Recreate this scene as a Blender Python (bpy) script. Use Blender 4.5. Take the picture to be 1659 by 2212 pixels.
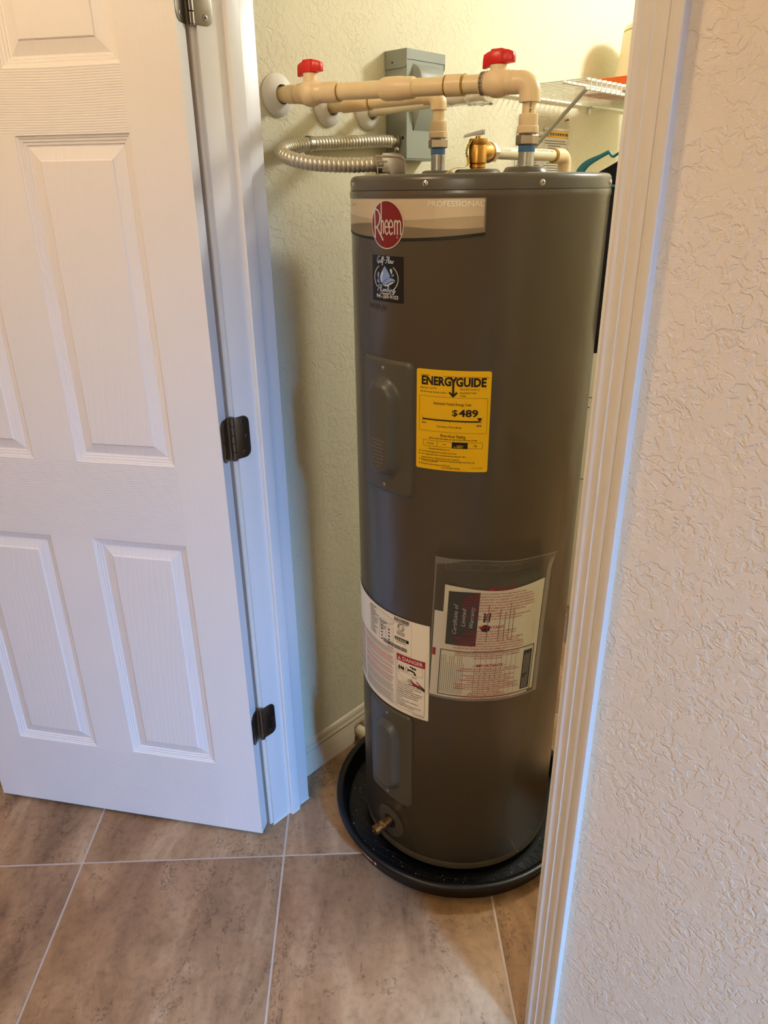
import bpy, bmesh, math, random
from mathutils import Vector, Matrix

for _o in list(bpy.data.objects):
    bpy.data.objects.remove(_o)
SC = bpy.context.scene
COL = SC.collection
PI = math.pi
R = math.radians
V = Vector

# ------------------------------------------------------------------ camera
FPX = 1564.5
cd = bpy.data.cameras.new('camera')
cd.sensor_fit = 'VERTICAL'
cd.sensor_height = 32.0
cd.lens = FPX / 2212.0 * 32.0
cd.clip_start = 0.02
cd.clip_end = 60
cam = bpy.data.objects.new('camera', cd)
COL.objects.link(cam)
CAM = V((1.2004, -0.8340, 1.541))
_yaw, _pitch, _roll = R(-43.297), R(-23.930), R(-0.6714)
_hd = V((math.sin(_yaw) * math.cos(_pitch), math.cos(_yaw) * math.cos(_pitch), math.sin(_pitch)))
_rt = V((math.cos(_yaw), -math.sin(_yaw), 0))
_up = _rt.cross(_hd)
_r2 = math.cos(_roll) * _rt + math.sin(_roll) * _up
_u2 = -math.sin(_roll) * _rt + math.cos(_roll) * _up
_m = Matrix((_r2, _u2, -_hd)).transposed().to_4x4()
_m.translation = CAM
cam.matrix_world = _m
SC.camera = cam

# ------------------------------------------------------------------ world, lamps, exposure
w = bpy.data.worlds.new('world')
SC.world = w
w.use_nodes = True
w.node_tree.nodes['Background'].inputs[0].default_value = (0.45, 0.62, 1.0, 1)
w.node_tree.nodes['Background'].inputs[1].default_value = 0.6
SC.view_settings.view_transform = 'Standard'
SC.view_settings.look = 'None'
SC.view_settings.gamma = 1.0
SC.view_settings.use_curve_mapping = False
SC.view_settings.exposure = 0.12
try:
    SC.cycles.max_bounces = 8
    SC.cycles.diffuse_bounces = 5
    SC.cycles.glossy_bounces = 4
    SC.cycles.transparent_max_bounces = 12
    SC.cycles.caustics_reflective = False
    SC.cycles.caustics_refractive = False
    SC.cycles.sample_clamp_indirect = 6.0
    SC.cycles.use_denoising = True
except Exception:
    pass


def lamp(name, kind, loc, energy, color, size=0.1, rot=None, size_y=None):
    ld = bpy.data.lights.new(name, kind)
    ld.energy = energy
    ld.color = color
    if kind == 'POINT':
        ld.shadow_soft_size = size
    else:
        ld.shape = 'RECTANGLE'
        ld.size = size
        ld.size_y = size_y or size
    o = bpy.data.objects.new(name, ld)
    o.location = loc
    if rot:
        o.rotation_euler = rot
    COL.objects.link(o)
    return o


# closet ceiling lamp (warm), hallway ceiling lamp (warmer), daylight entering by the window on the right
lamp('closet_lamp', 'POINT', (0.90, 1.55, 2.36), 51.0, (0.94, 0.98, 0.95), 0.09)
lamp('hall_lamp', 'POINT', (0.10, -0.82, 2.40), 21.0, (1.0, 0.76, 0.49), 0.08)
lamp('hall_lamp_far', 'POINT', (1.30, -2.20, 2.30), 21.0, (0.96, 0.98, 0.82), 0.12)
lamp('sky_patch', 'AREA', (5.2, -1.20, 3.2), 740.0, (0.15, 0.433, 1.0), 2.0, (0, R(90 - 24), 0), 0.50)

# ------------------------------------------------------------------ materials


def lin(c):
    c = c / 255.0
    return c / 12.92 if c <= 0.04045 else ((c + 0.055) / 1.055) ** 2.4


def rgb(t):
    return (lin(t[0]), lin(t[1]), lin(t[2]), 1.0)


def mat(name, color, rough=0.5, metal=0.0, spec=0.5, coat=0.0, alpha=1.0, trans=0.0, ior=1.45):
    m = bpy.data.materials.new(name)
    m.use_nodes = True
    b = m.node_tree.nodes['Principled BSDF']
    b.inputs['Base Color'].default_value = rgb(color)
    b.inputs['Roughness'].default_value = rough
    b.inputs['Metallic'].default_value = metal
    b.inputs['Specular IOR Level'].default_value = spec
    b.inputs['Coat Weight'].default_value = coat
    b.inputs['Coat Roughness'].default_value = 0.08
    b.inputs['Alpha'].default_value = alpha
    b.inputs['Transmission Weight'].default_value = trans
    b.inputs['IOR'].default_value = ior
    return m


class NT:
    """small helper round a material's node tree"""

    def __init__(self, m):
        self.m = m
        self.t = m.node_tree
        self.b = self.t.nodes['Principled BSDF']

    def n(self, kind, **kw):
        nd = self.t.nodes.new(kind)
        for k, v in kw.items():
            if k.startswith('i_'):
                key = k[2:].replace('_', ' ')
                nd.inputs[int(key) if key.isdigit() else key].default_value = v
            else:
                setattr(nd, k, v)
        return nd

    def l(self, a, b):
        self.t.links.new(a, b)

    def ramp(self, fac, stops):
        r = self.n('ShaderNodeValToRGB')
        el = r.color_ramp.elements
        while len(el) < len(stops):
            el.new(0.5)
        for e, (p, c) in zip(el, stops):
            e.position = p
            e.color = c
        self.l(fac, r.inputs[0])
        return r.outputs[0]

    def bump(self, h, strength, dist, prev=None):
        b = self.n('ShaderNodeBump')
        b.inputs['Strength'].default_value = strength
        b.inputs['Distance'].default_value = dist
        self.l(h, b.inputs['Height'])
        if prev is not None:
            self.l(prev, b.inputs['Normal'])
        self.l(b.outputs[0], self.b.inputs['Normal'])
        return b.outputs[0]


def grey(v):
    return (v, v, v, 1)


def wall_mat(name, color, scale, dist, rough=0.62):
    m = mat(name, color, rough, spec=0.35)
    t = NT(m)
    tc = t.n('ShaderNodeTexCoord')
    warp = t.n('ShaderNodeTexNoise', i_Scale=scale * 0.8, i_Detail=2.0)
    t.l(tc.outputs['Object'], warp.inputs['Vector'])
    mix = t.n('ShaderNodeVectorMath', operation='MULTIPLY_ADD')
    t.l(warp.outputs['Color'], mix.inputs[0])
    mix.inputs[1].default_value = (0.9 / scale,) * 3
    t.l(tc.outputs['Object'], mix.inputs[2])
    n1 = t.n('ShaderNodeTexNoise', i_Scale=scale, i_Detail=2.5, i_Roughness=0.5, i_Distortion=0.6)
    t.l(mix.outputs[0], n1.inputs['Vector'])
    # knock-down plaster: flat pads with a sharp squiggly rim
    pad = t.ramp(n1.outputs['Fac'], [(0.0, grey(0)), (0.43, grey(0.0)), (0.53, grey(0.9)), (0.58, grey(0.80)), (1.0, grey(0.95))])
    n2 = t.n('ShaderNodeTexNoise', i_Scale=scale * 5.0, i_Detail=2.0)
    t.l(tc.outputs['Object'], n2.inputs['Vector'])
    add = t.n('ShaderNodeMath', operation='MULTIPLY_ADD')
    t.l(n2.outputs['Fac'], add.inputs[0])
    add.inputs[1].default_value = 0.34
    # some stretches are trowelled flatter than others
    lo = t.n('ShaderNodeTexNoise', i_Scale=scale * 0.16, i_Detail=1.0)
    t.l(tc.outputs['Object'], lo.inputs['Vector'])
    lr = t.ramp(lo.outputs['Fac'], [(0.32, grey(0.30)), (0.62, grey(1.0))])
    pm = t.n('ShaderNodeMath', operation='MULTIPLY')
    t.l(pad, pm.inputs[0])
    t.l(lr, pm.inputs[1])
    t.l(pm.outputs[0], add.inputs[2])
    t.bump(add.outputs[0], 0.72, dist)
    return m


M = {}
M['wall_hall'] = wall_mat('wall_hall_plaster', (234, 214, 188), 82.0, 0.0013)
M['wall_closet'] = wall_mat('wall_closet_plaster', (220, 212, 184), 78.0, 0.0013)
M['ceiling'] = wall_mat('ceiling_plaster', (236, 230, 216), 50.0, 0.001)
M['skirting'] = mat('baseboard_paint', (206, 190, 166), 0.4)
M['trim'] = mat('trim_gloss_white', (222, 211, 198), 0.34, spec=0.5)
M['jamb'] = mat('jamb_gloss_white', (226, 221, 217), 0.30, spec=0.5)


def grain_mat(name, horizontal):
    m = mat(name, (236, 227, 220), 0.42, spec=0.45)
    t = NT(m)
    tc = t.n('ShaderNodeTexCoord')
    mp = t.n('ShaderNodeMapping')
    t.l(tc.outputs['Object'], mp.inputs['Vector'])
    if horizontal:
        mp.inputs['Scale'].default_value = (5.0, 5.0, 78.0)
    else:
        mp.inputs['Scale'].default_value = (150.0, 150.0, 3.2)
    nz = t.n('ShaderNodeTexNoise', i_Scale=1.0, i_Detail=2.2, i_Roughness=0.5, i_Distortion=0.35)
    t.l(mp.outputs[0], nz.inputs['Vector'])
    h = nz.outputs['Fac']
    if horizontal:
        # embossed grain of the rails: wandering ridges
        wv = t.n('ShaderNodeTexWave', wave_type='BANDS', bands_direction='Z', i_Scale=78.0, i_Distortion=7.5)
        wv.inputs['Detail'].default_value = 1.0
        wv.inputs['Detail Scale'].default_value = 0.055
        wv.inputs['Detail Roughness'].default_value = 0.5
        t.l(tc.outputs['Object'], wv.inputs['Vector'])
        rp = t.ramp(wv.outputs['Fac'], [(0.0, grey(0)), (0.3, grey(0.85)), (1.0, grey(1))])
        t.bump(rp, 0.42, 0.0011)
    else:
        rp = t.ramp(h, [(0.0, grey(0)), (0.42, grey(0.2)), (0.55, grey(1)), (1.0, grey(1))])
        t.bump(rp, 0.12, 0.0006)
    return m


def panel_grain():
    m = mat('door_panel_paint', (236, 227, 220), 0.42, spec=0.45)
    t = NT(m)
    tc = t.n('ShaderNodeTexCoord')
    mp = t.n('ShaderNodeMapping')
    mp.inputs['Scale'].default_value = (1.0, 1.0, 0.16)
    t.l(tc.outputs['Object'], mp.inputs['Vector'])
    wv = t.n('ShaderNodeTexWave', wave_type='RINGS', rings_direction='Y', i_Scale=26.0, i_Distortion=7.0)
    wv.inputs['Detail'].default_value = 1.5
    wv.inputs['Detail Scale'].default_value = 1.3
    t.l(mp.outputs[0], wv.inputs['Vector'])
    rp = t.ramp(wv.outputs['Fac'], [(0.0, grey(0)), (0.25, grey(0.9)), (1.0, grey(1))])
    t.bump(rp, 0.20, 0.0009)
    return m


M['stile'] = grain_mat('door_stile_paint', False)
M['rail'] = grain_mat('door_rail_paint', True)
M['panel'] = panel_grain()


def tile_mat():
    m = mat('floor_tile_travertine', (150, 120, 94), 0.42, spec=0.45)
    t = NT(m)
    tc = t.n('ShaderNodeTexCoord')
    oi = t.n('ShaderNodeObjectInfo')
    off = t.n('ShaderNodeVectorMath', operation='SCALE')
    comb = t.n('ShaderNodeCombineXYZ')
    t.l(oi.outputs['Random'], comb.inputs[0])
    t.l(oi.outputs['Random'], comb.inputs[1])
    t.l(oi.outputs['Random'], comb.inputs[2])
    t.l(comb.outputs[0], off.inputs[0])
    off.inputs['Scale'].default_value = 37.0
    add = t.n('ShaderNodeVectorMath', operation='ADD')
    t.l(tc.outputs['Object'], add.inputs[0])
    t.l(off.outputs[0], add.inputs[1])
    st = t.n('ShaderNodeMapping')
    st.inputs['Scale'].default_value = (1.0, 0.42, 1.0)
    st.inputs['Rotation'].default_value = (0, 0, R(18))
    t.l(add.outputs[0], st.inputs['Vector'])
    big = t.n('ShaderNodeTexNoise', i_Scale=6.5, i_Detail=6.0, i_Roughness=0.62, i_Distortion=0.8)
    t.l(st.outputs[0], big.inputs['Vector'])
    fine = t.n('ShaderNodeTexNoise', i_Scale=55.0, i_Detail=5.0, i_Roughness=0.65)
    t.l(add.outputs[0], fine.inputs['Vector'])
    base = t.ramp(big.outputs['Fac'], [(0.28, rgb((108, 80, 56))), (0.42, rgb((142, 108, 78))), (0.56, rgb((164, 128, 94))), (0.74, rgb((190, 157, 122)))])
    fr = t.ramp(fine.outputs['Fac'], [(0.3, grey(0.74)), (0.5, grey(1.0)), (0.75, grey(1.1))])
    mul = t.n('ShaderNodeMix', data_type='RGBA', blend_type='MULTIPLY')
    mul.inputs[0].default_value = 1.0
    t.l(base, mul.inputs[6])
    t.l(fr, mul.inputs[7])
    # pitted dark veins
    vein = t.n('ShaderNodeTexNoise', i_Scale=11.0, i_Detail=7.0, i_Roughness=0.7, i_Distortion=1.2)
    t.l(st.outputs[0], vein.inputs['Vector'])
    vr = t.ramp(vein.outputs['Fac'], [(0.0, grey(0.0)), (0.545, grey(0.0)), (0.59, grey(0.62)), (0.63, grey(0.0)), (1.0, grey(0))])
    pit = t.n('ShaderNodeTexNoise', i_Scale=140.0, i_Detail=2.0)
    t.l(add.outputs[0], pit.inputs['Vector'])
    pr = t.ramp(pit.outputs['Fac'], [(0.44, grey(0)), (0.58, grey(1))])
    vm = t.n('ShaderNodeMath', operation='MULTIPLY')
    t.l(vr, vm.inputs[0])
    t.l(pr, vm.inputs[1])
    mix = t.n('ShaderNodeMix', data_type='RGBA')
    t.l(vm.outputs[0], mix.inputs[0])
    t.l(mul.outputs[2], mix.inputs[6])
    mix.inputs[7].default_value = rgb((80, 58, 44))
    t.l(mix.outputs[2], t.b.inputs['Base Color'])
    h = t.n('ShaderNodeMath', operation='SUBTRACT')
    t.l(fine.outputs['Fac'], h.inputs[0])
    t.l(vm.outputs[0], h.inputs[1])
    t.bump(h.outputs[0], 0.35, 0.0012)
    return m


M['tile'] = tile_mat()
M['grout'] = mat('grout', (198, 178, 164), 0.85, spec=0.2)


def noisy(name, color, rough, metal=0.0, scale=60.0, strength=0.1, dist=0.0005, spec=0.5, coat=0.0, var=0.0):
    m = mat(name, color, rough, metal, spec, coat)
    t = NT(m)
    tc = t.n('ShaderNodeTexCoord')
    nz = t.n('ShaderNodeTexNoise', i_Scale=scale, i_Detail=3.0)
    t.l(tc.outputs['Object'], nz.inputs['Vector'])
    t.bump(nz.outputs['Fac'], strength, dist)
    if var:
        c = rgb(color)
        r = t.ramp(nz.outputs['Fac'], [(0.3, tuple(x * (1 - var) for x in c[:3]) + (1,)), (0.7, tuple(min(1, x * (1 + var)) for x in c[:3]) + (1,))])
        t.l(r, t.b.inputs['Base Color'])
    return m


M['heater'] = noisy('heater_enamel', (84, 75, 62), 0.24, 0.0, 9.0, 0.05, 0.002, 0.55)
M['heater_cap'] = noisy('heater_cap_enamel', (82, 77, 67), 0.30, 0.0, 9.0, 0.03, 0.001, 0.5)
M['cover'] = noisy('cover_plastic', (80, 76, 66), 0.34, 0.0, 300.0, 0.04, 0.0003, 0.45)
M['cover_print'] = mat('cover_relief', (112, 100, 84), 0.4)
M['black_pan'] = noisy('pan_plastic', (11, 11, 13), 0.36, 0.0, 120.0, 0.06, 0.0006, 0.5)
M['pan_rib'] = mat('pan_rib', (42, 40, 40), 0.5)
M['cpvc'] = noisy('cpvc_cream', (228, 204, 158), 0.34, 0.0, 40.0, 0.03, 0.0005, 0.5, var=0.03)
M['cpvc_pale'] = noisy('cpvc_pale', (226, 212, 178), 0.36, 0.0, 40.0, 0.04, 0.0006, 0.5)
M['fitting'] = noisy('fitting_cream', (230, 203, 160), 0.36, 0.0, 30.0, 0.04, 0.0008, 0.5, var=0.03)
M['primer'] = mat('cement_ring', (170, 126, 30), 0.3)
M['plastic_white'] = mat('plastic_white', (236, 232, 224), 0.25)
M['red_handle'] = mat('red_plastic', (206, 24, 16), 0.34)
M['print_black'] = mat('print_black', (20, 18, 16), 0.5)
M['brass'] = noisy('brass', (190, 140, 66), 0.32, 0.9, 80.0, 0.08, 0.0006)
M['brass_dark'] = noisy('brass_aged', (150, 108, 60), 0.3, 0.9, 120.0, 0.15, 0.001)
M['steel'] = noisy('galvanised_steel', (176, 174, 166), 0.3, 0.9, 90.0, 0.05, 0.0005, var=0.08)
M['lever'] = noisy('lever_zinc', (206, 206, 196), 0.4, 0.1, 90.0, 0.1, 0.0006)
M['nut'] = noisy('grey_brass_nut', (150, 134, 112), 0.35, 0.8, 90.0, 0.05, 0.0005)
M['tape'] = mat('blue_tape', (92, 130, 170), 0.4)
M['conduit'] = mat('conduit_steel', (196, 188, 170), 0.36, 0.7)
M['diecast'] = noisy('diecast_zinc', (156, 146, 132), 0.38, 0.8, 120.0, 0.1, 0.0006)
M['screw'] = mat('screw_zinc', (210, 206, 196), 0.22, 1.0)
M['dark'] = mat('dark_slot', (24, 20, 16), 0.7)
M['box_grey'] = noisy('box_grey_paint', (142, 146, 136), 0.42, 0.0, 200.0, 0.03, 0.0003, 0.45)
M['nickel'] = noisy('satin_nickel', (124, 115, 104), 0.33, 1.0, 200.0, 0.03, 0.0003)
M['wire_white'] = mat('wire_vinyl', (238, 236, 224), 0.3)
M['brace_grey'] = mat('brace_vinyl', (166, 165, 148), 0.36)
M['band'] = mat('badge_band', (206, 188, 160), 0.36, 0.25)
M['band_wave'] = mat('badge_band_wave', (178, 160, 132), 0.36, 0.25)
M['band_edge'] = mat('badge_band_edge', (132, 122, 108), 0.35, 0.3)
M['foil'] = mat('foil_letters', (240, 234, 222), 0.30, 0.75)
M['silver_ink'] = mat('silver_ink', (206, 200, 190), 0.34, 0.2)
M['badge_red'] = mat('badge_red', (116, 10, 24), 0.22, coat=0.4)
M['sticker_black'] = mat('sticker_black', (14, 14, 16), 0.35)
M['ink_white'] = mat('ink_white', (224, 220, 214), 0.5)
M['ink_blue'] = mat('ink_blue', (126, 150, 206), 0.5)
M['ink_pale'] = mat('ink_pale_blue', (188, 202, 230), 0.5)
M['marker'] = mat('marker_ink', (30, 24, 20), 0.5)
M['guide_yellow'] = mat('guide_yellow', (232, 182, 0), 0.42)
M['paper'] = mat('paper_white', (250, 242, 230), 0.55)
M['paper2'] = mat('paper_cream', (248, 240, 218), 0.55)
M['ink_red'] = mat('ink_red', (176, 34, 46), 0.5)
M['ink_grey'] = mat('ink_grey', (104, 98, 92), 0.5)
M['ink_block'] = mat('ink_block', (52, 50, 50), 0.5)
M['teal'] = mat('teal_plastic', (28, 112, 128), 0.3)
M['black_cloth'] = noisy('black_cloth', (34, 32, 36), 0.9, 0.0, 240.0, 0.5, 0.002, 0.2, var=0.2)
M['orange'] = mat('orange_card', (240, 104, 24), 0.5)
M['cream_tub'] = mat('cream_plastic', (240, 230, 196), 0.45)
M['white_card'] = mat('white_card', (240, 238, 228), 0.55)
M['yellow_tag'] = mat('yellow_tag', (230, 196, 30), 0.4)
M['green'] = mat('green_screw', (30, 130, 80), 0.4)
M['glazing'] = mat('window_glass', (255, 255, 255), 0.02, trans=1.0)
M['crumb'] = mat('plaster_crumbs', (206, 196, 180), 0.8)


def film_mat(name, haze, gloss_rough=0.12):
    m = bpy.data.materials.new(name)
    m.use_nodes = True
    t = m.node_tree
    for n in list(t.nodes):
        t.nodes.remove(n)
    out = t.nodes.new('ShaderNodeOutputMaterial')
    tr = t.nodes.new('ShaderNodeBsdfTransparent')
    df = t.nodes.new('ShaderNodeBsdfDiffuse')
    df.inputs['Color'].default_value = (0.8, 0.78, 0.74, 1)
    gl = t.nodes.new('ShaderNodeBsdfGlossy')
    gl.inputs['Roughness'].default_value = gloss_rough
    m1 = t.nodes.new('ShaderNodeMixShader')
    m1.inputs[0].default_value = haze
    m2 = t.nodes.new('ShaderNodeMixShader')
    lw = t.nodes.new('ShaderNodeFresnel')
    lw.inputs['IOR'].default_value = 1.16
    t.links.new(tr.outputs[0], m1.inputs[1])
    t.links.new(df.outputs[0], m1.inputs[2])
    t.links.new(lw.outputs[0], m2.inputs[0])
    t.links.new(m1.outputs[0], m2.inputs[1])
    t.links.new(gl.outputs[0], m2.inputs[2])
    t.links.new(m2.outputs[0], out.inputs[0])
    return m


M['pane'] = film_mat('window_pane', 0.0, 0.02)
M['film'] = film_mat('clear_film', 0.045)
M['film_seam'] = film_mat('film_seam', 0.16, 0.3)
M['wrap'] = film_mat('crinkled_wrap', 0.38, 0.15)

# ------------------------------------------------------------------ geometry collector


class G:
    def __init__(self):
        self.v, self.f, self.m = [], [], []

    def add(self, verts, faces, mi=0):
        o = len(self.v)
        self.v += [V(p) for p in verts]
        for q in faces:
            self.f.append(tuple(i + o for i in q))
            self.m.append(mi)

    def box(self, lo, hi, mi=0, T=None):
        x0, y0, z0 = lo
        x1, y1, z1 = hi
        p = [V((x, y, z)) for z in (z0, z1) for y in (y0, y1) for x in (x0, x1)]
        if T is not None:
            p = [T @ q for q in p]
        self.add(p, [(0, 2, 3, 1), (4, 5, 7, 6), (0, 1, 5, 4), (2, 6, 7, 3), (0, 4, 6, 2), (1, 3, 7, 5)], mi)

    def prism(self, poly, axis, a, b, mi=0, T=None):
        """extrude a 2-D polygon; axis 'x','y','z' is the extrusion direction"""
        def P(u, v_, w_):
            q = {'x': (w_, u, v_), 'y': (u, w_, v_), 'z': (u, v_, w_)}[axis]
            q = V(q)
            return T @ q if T is not None else q
        n = len(poly)
        vs = [P(u, v_, a) for u, v_ in poly] + [P(u, v_, b) for u, v_ in poly]
        fs = [(i, (i + 1) % n, n + (i + 1) % n, n + i) for i in range(n)]
        fs += [tuple(range(n))[::-1], tuple(range(n, 2 * n))]
        self.add(vs, fs, mi)

    def lathe(self, prof, origin, axis, n=32, mi=0, cap=True):
        """prof: list of (radius, height) along axis"""
        ax = V(axis).normalized()
        ref = V((0, 0, 1)) if abs(ax.z) < 0.9 else V((1, 0, 0))
        e1 = ax.cross(ref).normalized()
        e2 = ax.cross(e1)
        o = V(origin)
        vs, fs = [], []
        for r_, h in prof:
            for k in range(n):
                a = 2 * PI * k / n
                vs.append(o + ax * h + (e1 * math.cos(a) + e2 * math.sin(a)) * r_)
        for i in range(len(prof) - 1):
            for k in range(n):
                k2 = (k + 1) % n
                fs.append((i * n + k, i * n + k2, (i + 1) * n + k2, (i + 1) * n + k))
        if cap:
            fs.append(tuple(range(n))[::-1])
            fs.append(tuple((len(prof) - 1) * n + k for k in range(n)))
        self.add(vs, fs, mi)

    def tube(self, pts, r_, n=12, mi=0, cap=True, squash=None):
        pts = [V(p) for p in pts]
        m_ = len(pts)
        rr = r_ if isinstance(r_, (list, tuple)) else [r_] * m_
        tang = []
        for i in range(m_):
            a = pts[max(0, i - 1)]
            b = pts[min(m_ - 1, i + 1)]
            tang.append((b - a).normalized())
        ref = V((0, 0, 1)) if abs(tang[0].z) < 0.9 else V((1, 0, 0))
        e1 = tang[0].cross(ref).normalized()
        vs, fs = [], []
        for i in range(m_):
            t = tang[i]
            e1 = (e1 - t * e1.dot(t)).normalized()
            e2 = t.cross(e1)
            for k in range(n):
                a = 2 * PI * k / n
                s2 = 1.0 if squash is None else squash
                vs.append(pts[i] + e1 * math.cos(a) * rr[i] + e2 * math.sin(a) * rr[i] * s2)
        for i in range(m_ - 1):
            for k in range(n):
                k2 = (k + 1) % n
                fs.append((i * n + k, i * n + k2, (i + 1) * n + k2, (i + 1) * n + k))
        if cap:
            fs.append(tuple(range(n))[::-1])
            fs.append(tuple((m_ - 1) * n + k for k in range(n)))
        self.add(vs, fs, mi)

    def sheet(self, fn, us, vs_, mi=0):
        n = len(us)
        vv = [fn(u, q) for q in vs_ for u in us]
        ff = []
        for j in range(len(vs_) - 1):
            for i in range(n - 1):
                ff.append((j * n + i, j * n + i + 1, (j + 1) * n + i + 1, (j + 1) * n + i))
        self.add(vv, ff, mi)

    def xf(self, T):
        self.v = [T @ p for p in self.v]
        return self

    def build(self, name, mats, parent=None, loc=None, bevel=0.0, sharp=38, recalc=True, smooth=True, merge=True):
        me = bpy.data.meshes.new(name)
        base = V((0, 0, 0))
        if parent is not None:
            root = parent
            while root.parent is not None:
                root = root.parent
            base = V(root.location)
            inv = root.matrix_basis.inverted()
            vv = [inv @ p for p in self.v]
        else:
            base = V(loc) if loc is not None else V((0, 0, 0))
            vv = [p - base for p in self.v]
        me.from_pydata([tuple(p) for p in vv], [], self.f)
        if not isinstance(mats, (list, tuple)):
            mats = [mats]
        for q in mats:
            me.materials.append(q)
        for p, mi in zip(me.polygons, self.m):
            p.material_index = mi
        bm = bmesh.new()
        bm.from_mesh(me)
        if merge:
            bmesh.ops.remove_doubles(bm, verts=bm.verts, dist=1e-6)
        if recalc:
            bmesh.ops.recalc_face_normals(bm, faces=bm.faces)
        if bevel > 0:
            ed = [e for e in bm.edges if len(e.link_faces) == 2 and e.calc_face_angle(0) > 0.6]
            bmesh.ops.bevel(bm, geom=ed, offset=bevel, segments=2, affect='EDGES', clamp_overlap=True, profile=0.5)
        bm.to_mesh(me)
        bm.free()
        if smooth:
            me.shade_smooth()
            me.set_sharp_from_angle(angle=R(sharp))
        o = bpy.data.objects.new(name, me)
        COL.objects.link(o)
        if parent is None:
            o.location = base
        else:
            o.parent = parent
        return o


def tag(o, label=None, cat=None, group=None, kind=None):
    if label:
        o['label'] = label
    if cat:
        o['category'] = cat
    if group:
        o['group'] = group
    if kind:
        o['kind'] = kind
    return o


def thing(name, label, cat, loc=(0, 0, 0), group=None, kind=None):
    o = bpy.data.objects.new(name, None)
    o.empty_display_size = 0.05
    COL.objects.link(o)
    o.location = loc
    o.matrix_basis = Matrix.Translation(V(loc))
    return tag(o, label, cat, group, kind)


def dup(o, parent, dz=0.0, delta=None):
    c = o.copy()
    COL.objects.link(c)
    c.parent = parent
    d = V((0, 0, dz)) if delta is None else V(delta)
    c.location = V(o.location) + d
    for ch in list(o.children):
        k = ch.copy()
        COL.objects.link(k)
        k.parent = c
    return c


def catmull(pts, k=6):
    pts = [V(p) for p in pts]
    out = []
    for i in range(len(pts) - 1):
        p0 = pts[max(0, i - 1)]
        p1, p2 = pts[i], pts[i + 1]
        p3 = pts[min(len(pts) - 1, i + 2)]
        for j in range(k):
            t = j / k
            out.append(0.5 * ((2 * p1) + (p2 - p0) * t + (2 * p0 - 5 * p1 + 4 * p2 - p3) * t * t + (3 * p1 - p0 - 3 * p2 + p3) * t ** 3))
    out.append(pts[-1])
    return out


def arc_elbow(c, d_in, d_out, rb, n=10):
    """points of a quarter bend: arrives along d_in, leaves along d_out, corner at c"""
    c, a, b = V(c), V(d_in).normalized(), V(d_out).normalized()
    ctr = c - a * rb + b * rb
    return [ctr - b * rb * math.cos(t) + a * rb * math.sin(t) for t in [PI / 2 * i / n for i in range(n + 1)]]


# ------------------------------------------------------------------ flat print (text, bars, shapes) that is laid on a surface
_FT = {}


def text_flat(s, bold=0.0, shear=0.0, spacing=1.0, res=2):
    key = (s, bold, shear, spacing, res)
    if key in _FT:
        return _FT[key]
    cu = bpy.data.curves.new('lettering_curve', 'FONT')
    cu.body = s
    cu.size = 1.0
    cu.offset = bold
    cu.shear = shear
    cu.space_character = spacing
    cu.resolution_u = res
    cu.fill_mode = 'FRONT'
    ob = bpy.data.objects.new('lettering_temp', cu)
    COL.objects.link(ob)
    bpy.context.view_layer.update()
    me = bpy.data.meshes.new_from_object(ob.evaluated_get(bpy.context.evaluated_depsgraph_get()))
    vs = [(p.co.x, p.co.y) for p in me.vertices]
    fs = [tuple(p.vertices) for p in me.polygons]
    bpy.data.objects.remove(ob)
    bpy.data.curves.remove(cu)
    bpy.data.meshes.remove(me)
    _FT[key] = (vs, fs)
    return vs, fs


CAP = 0.7


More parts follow.
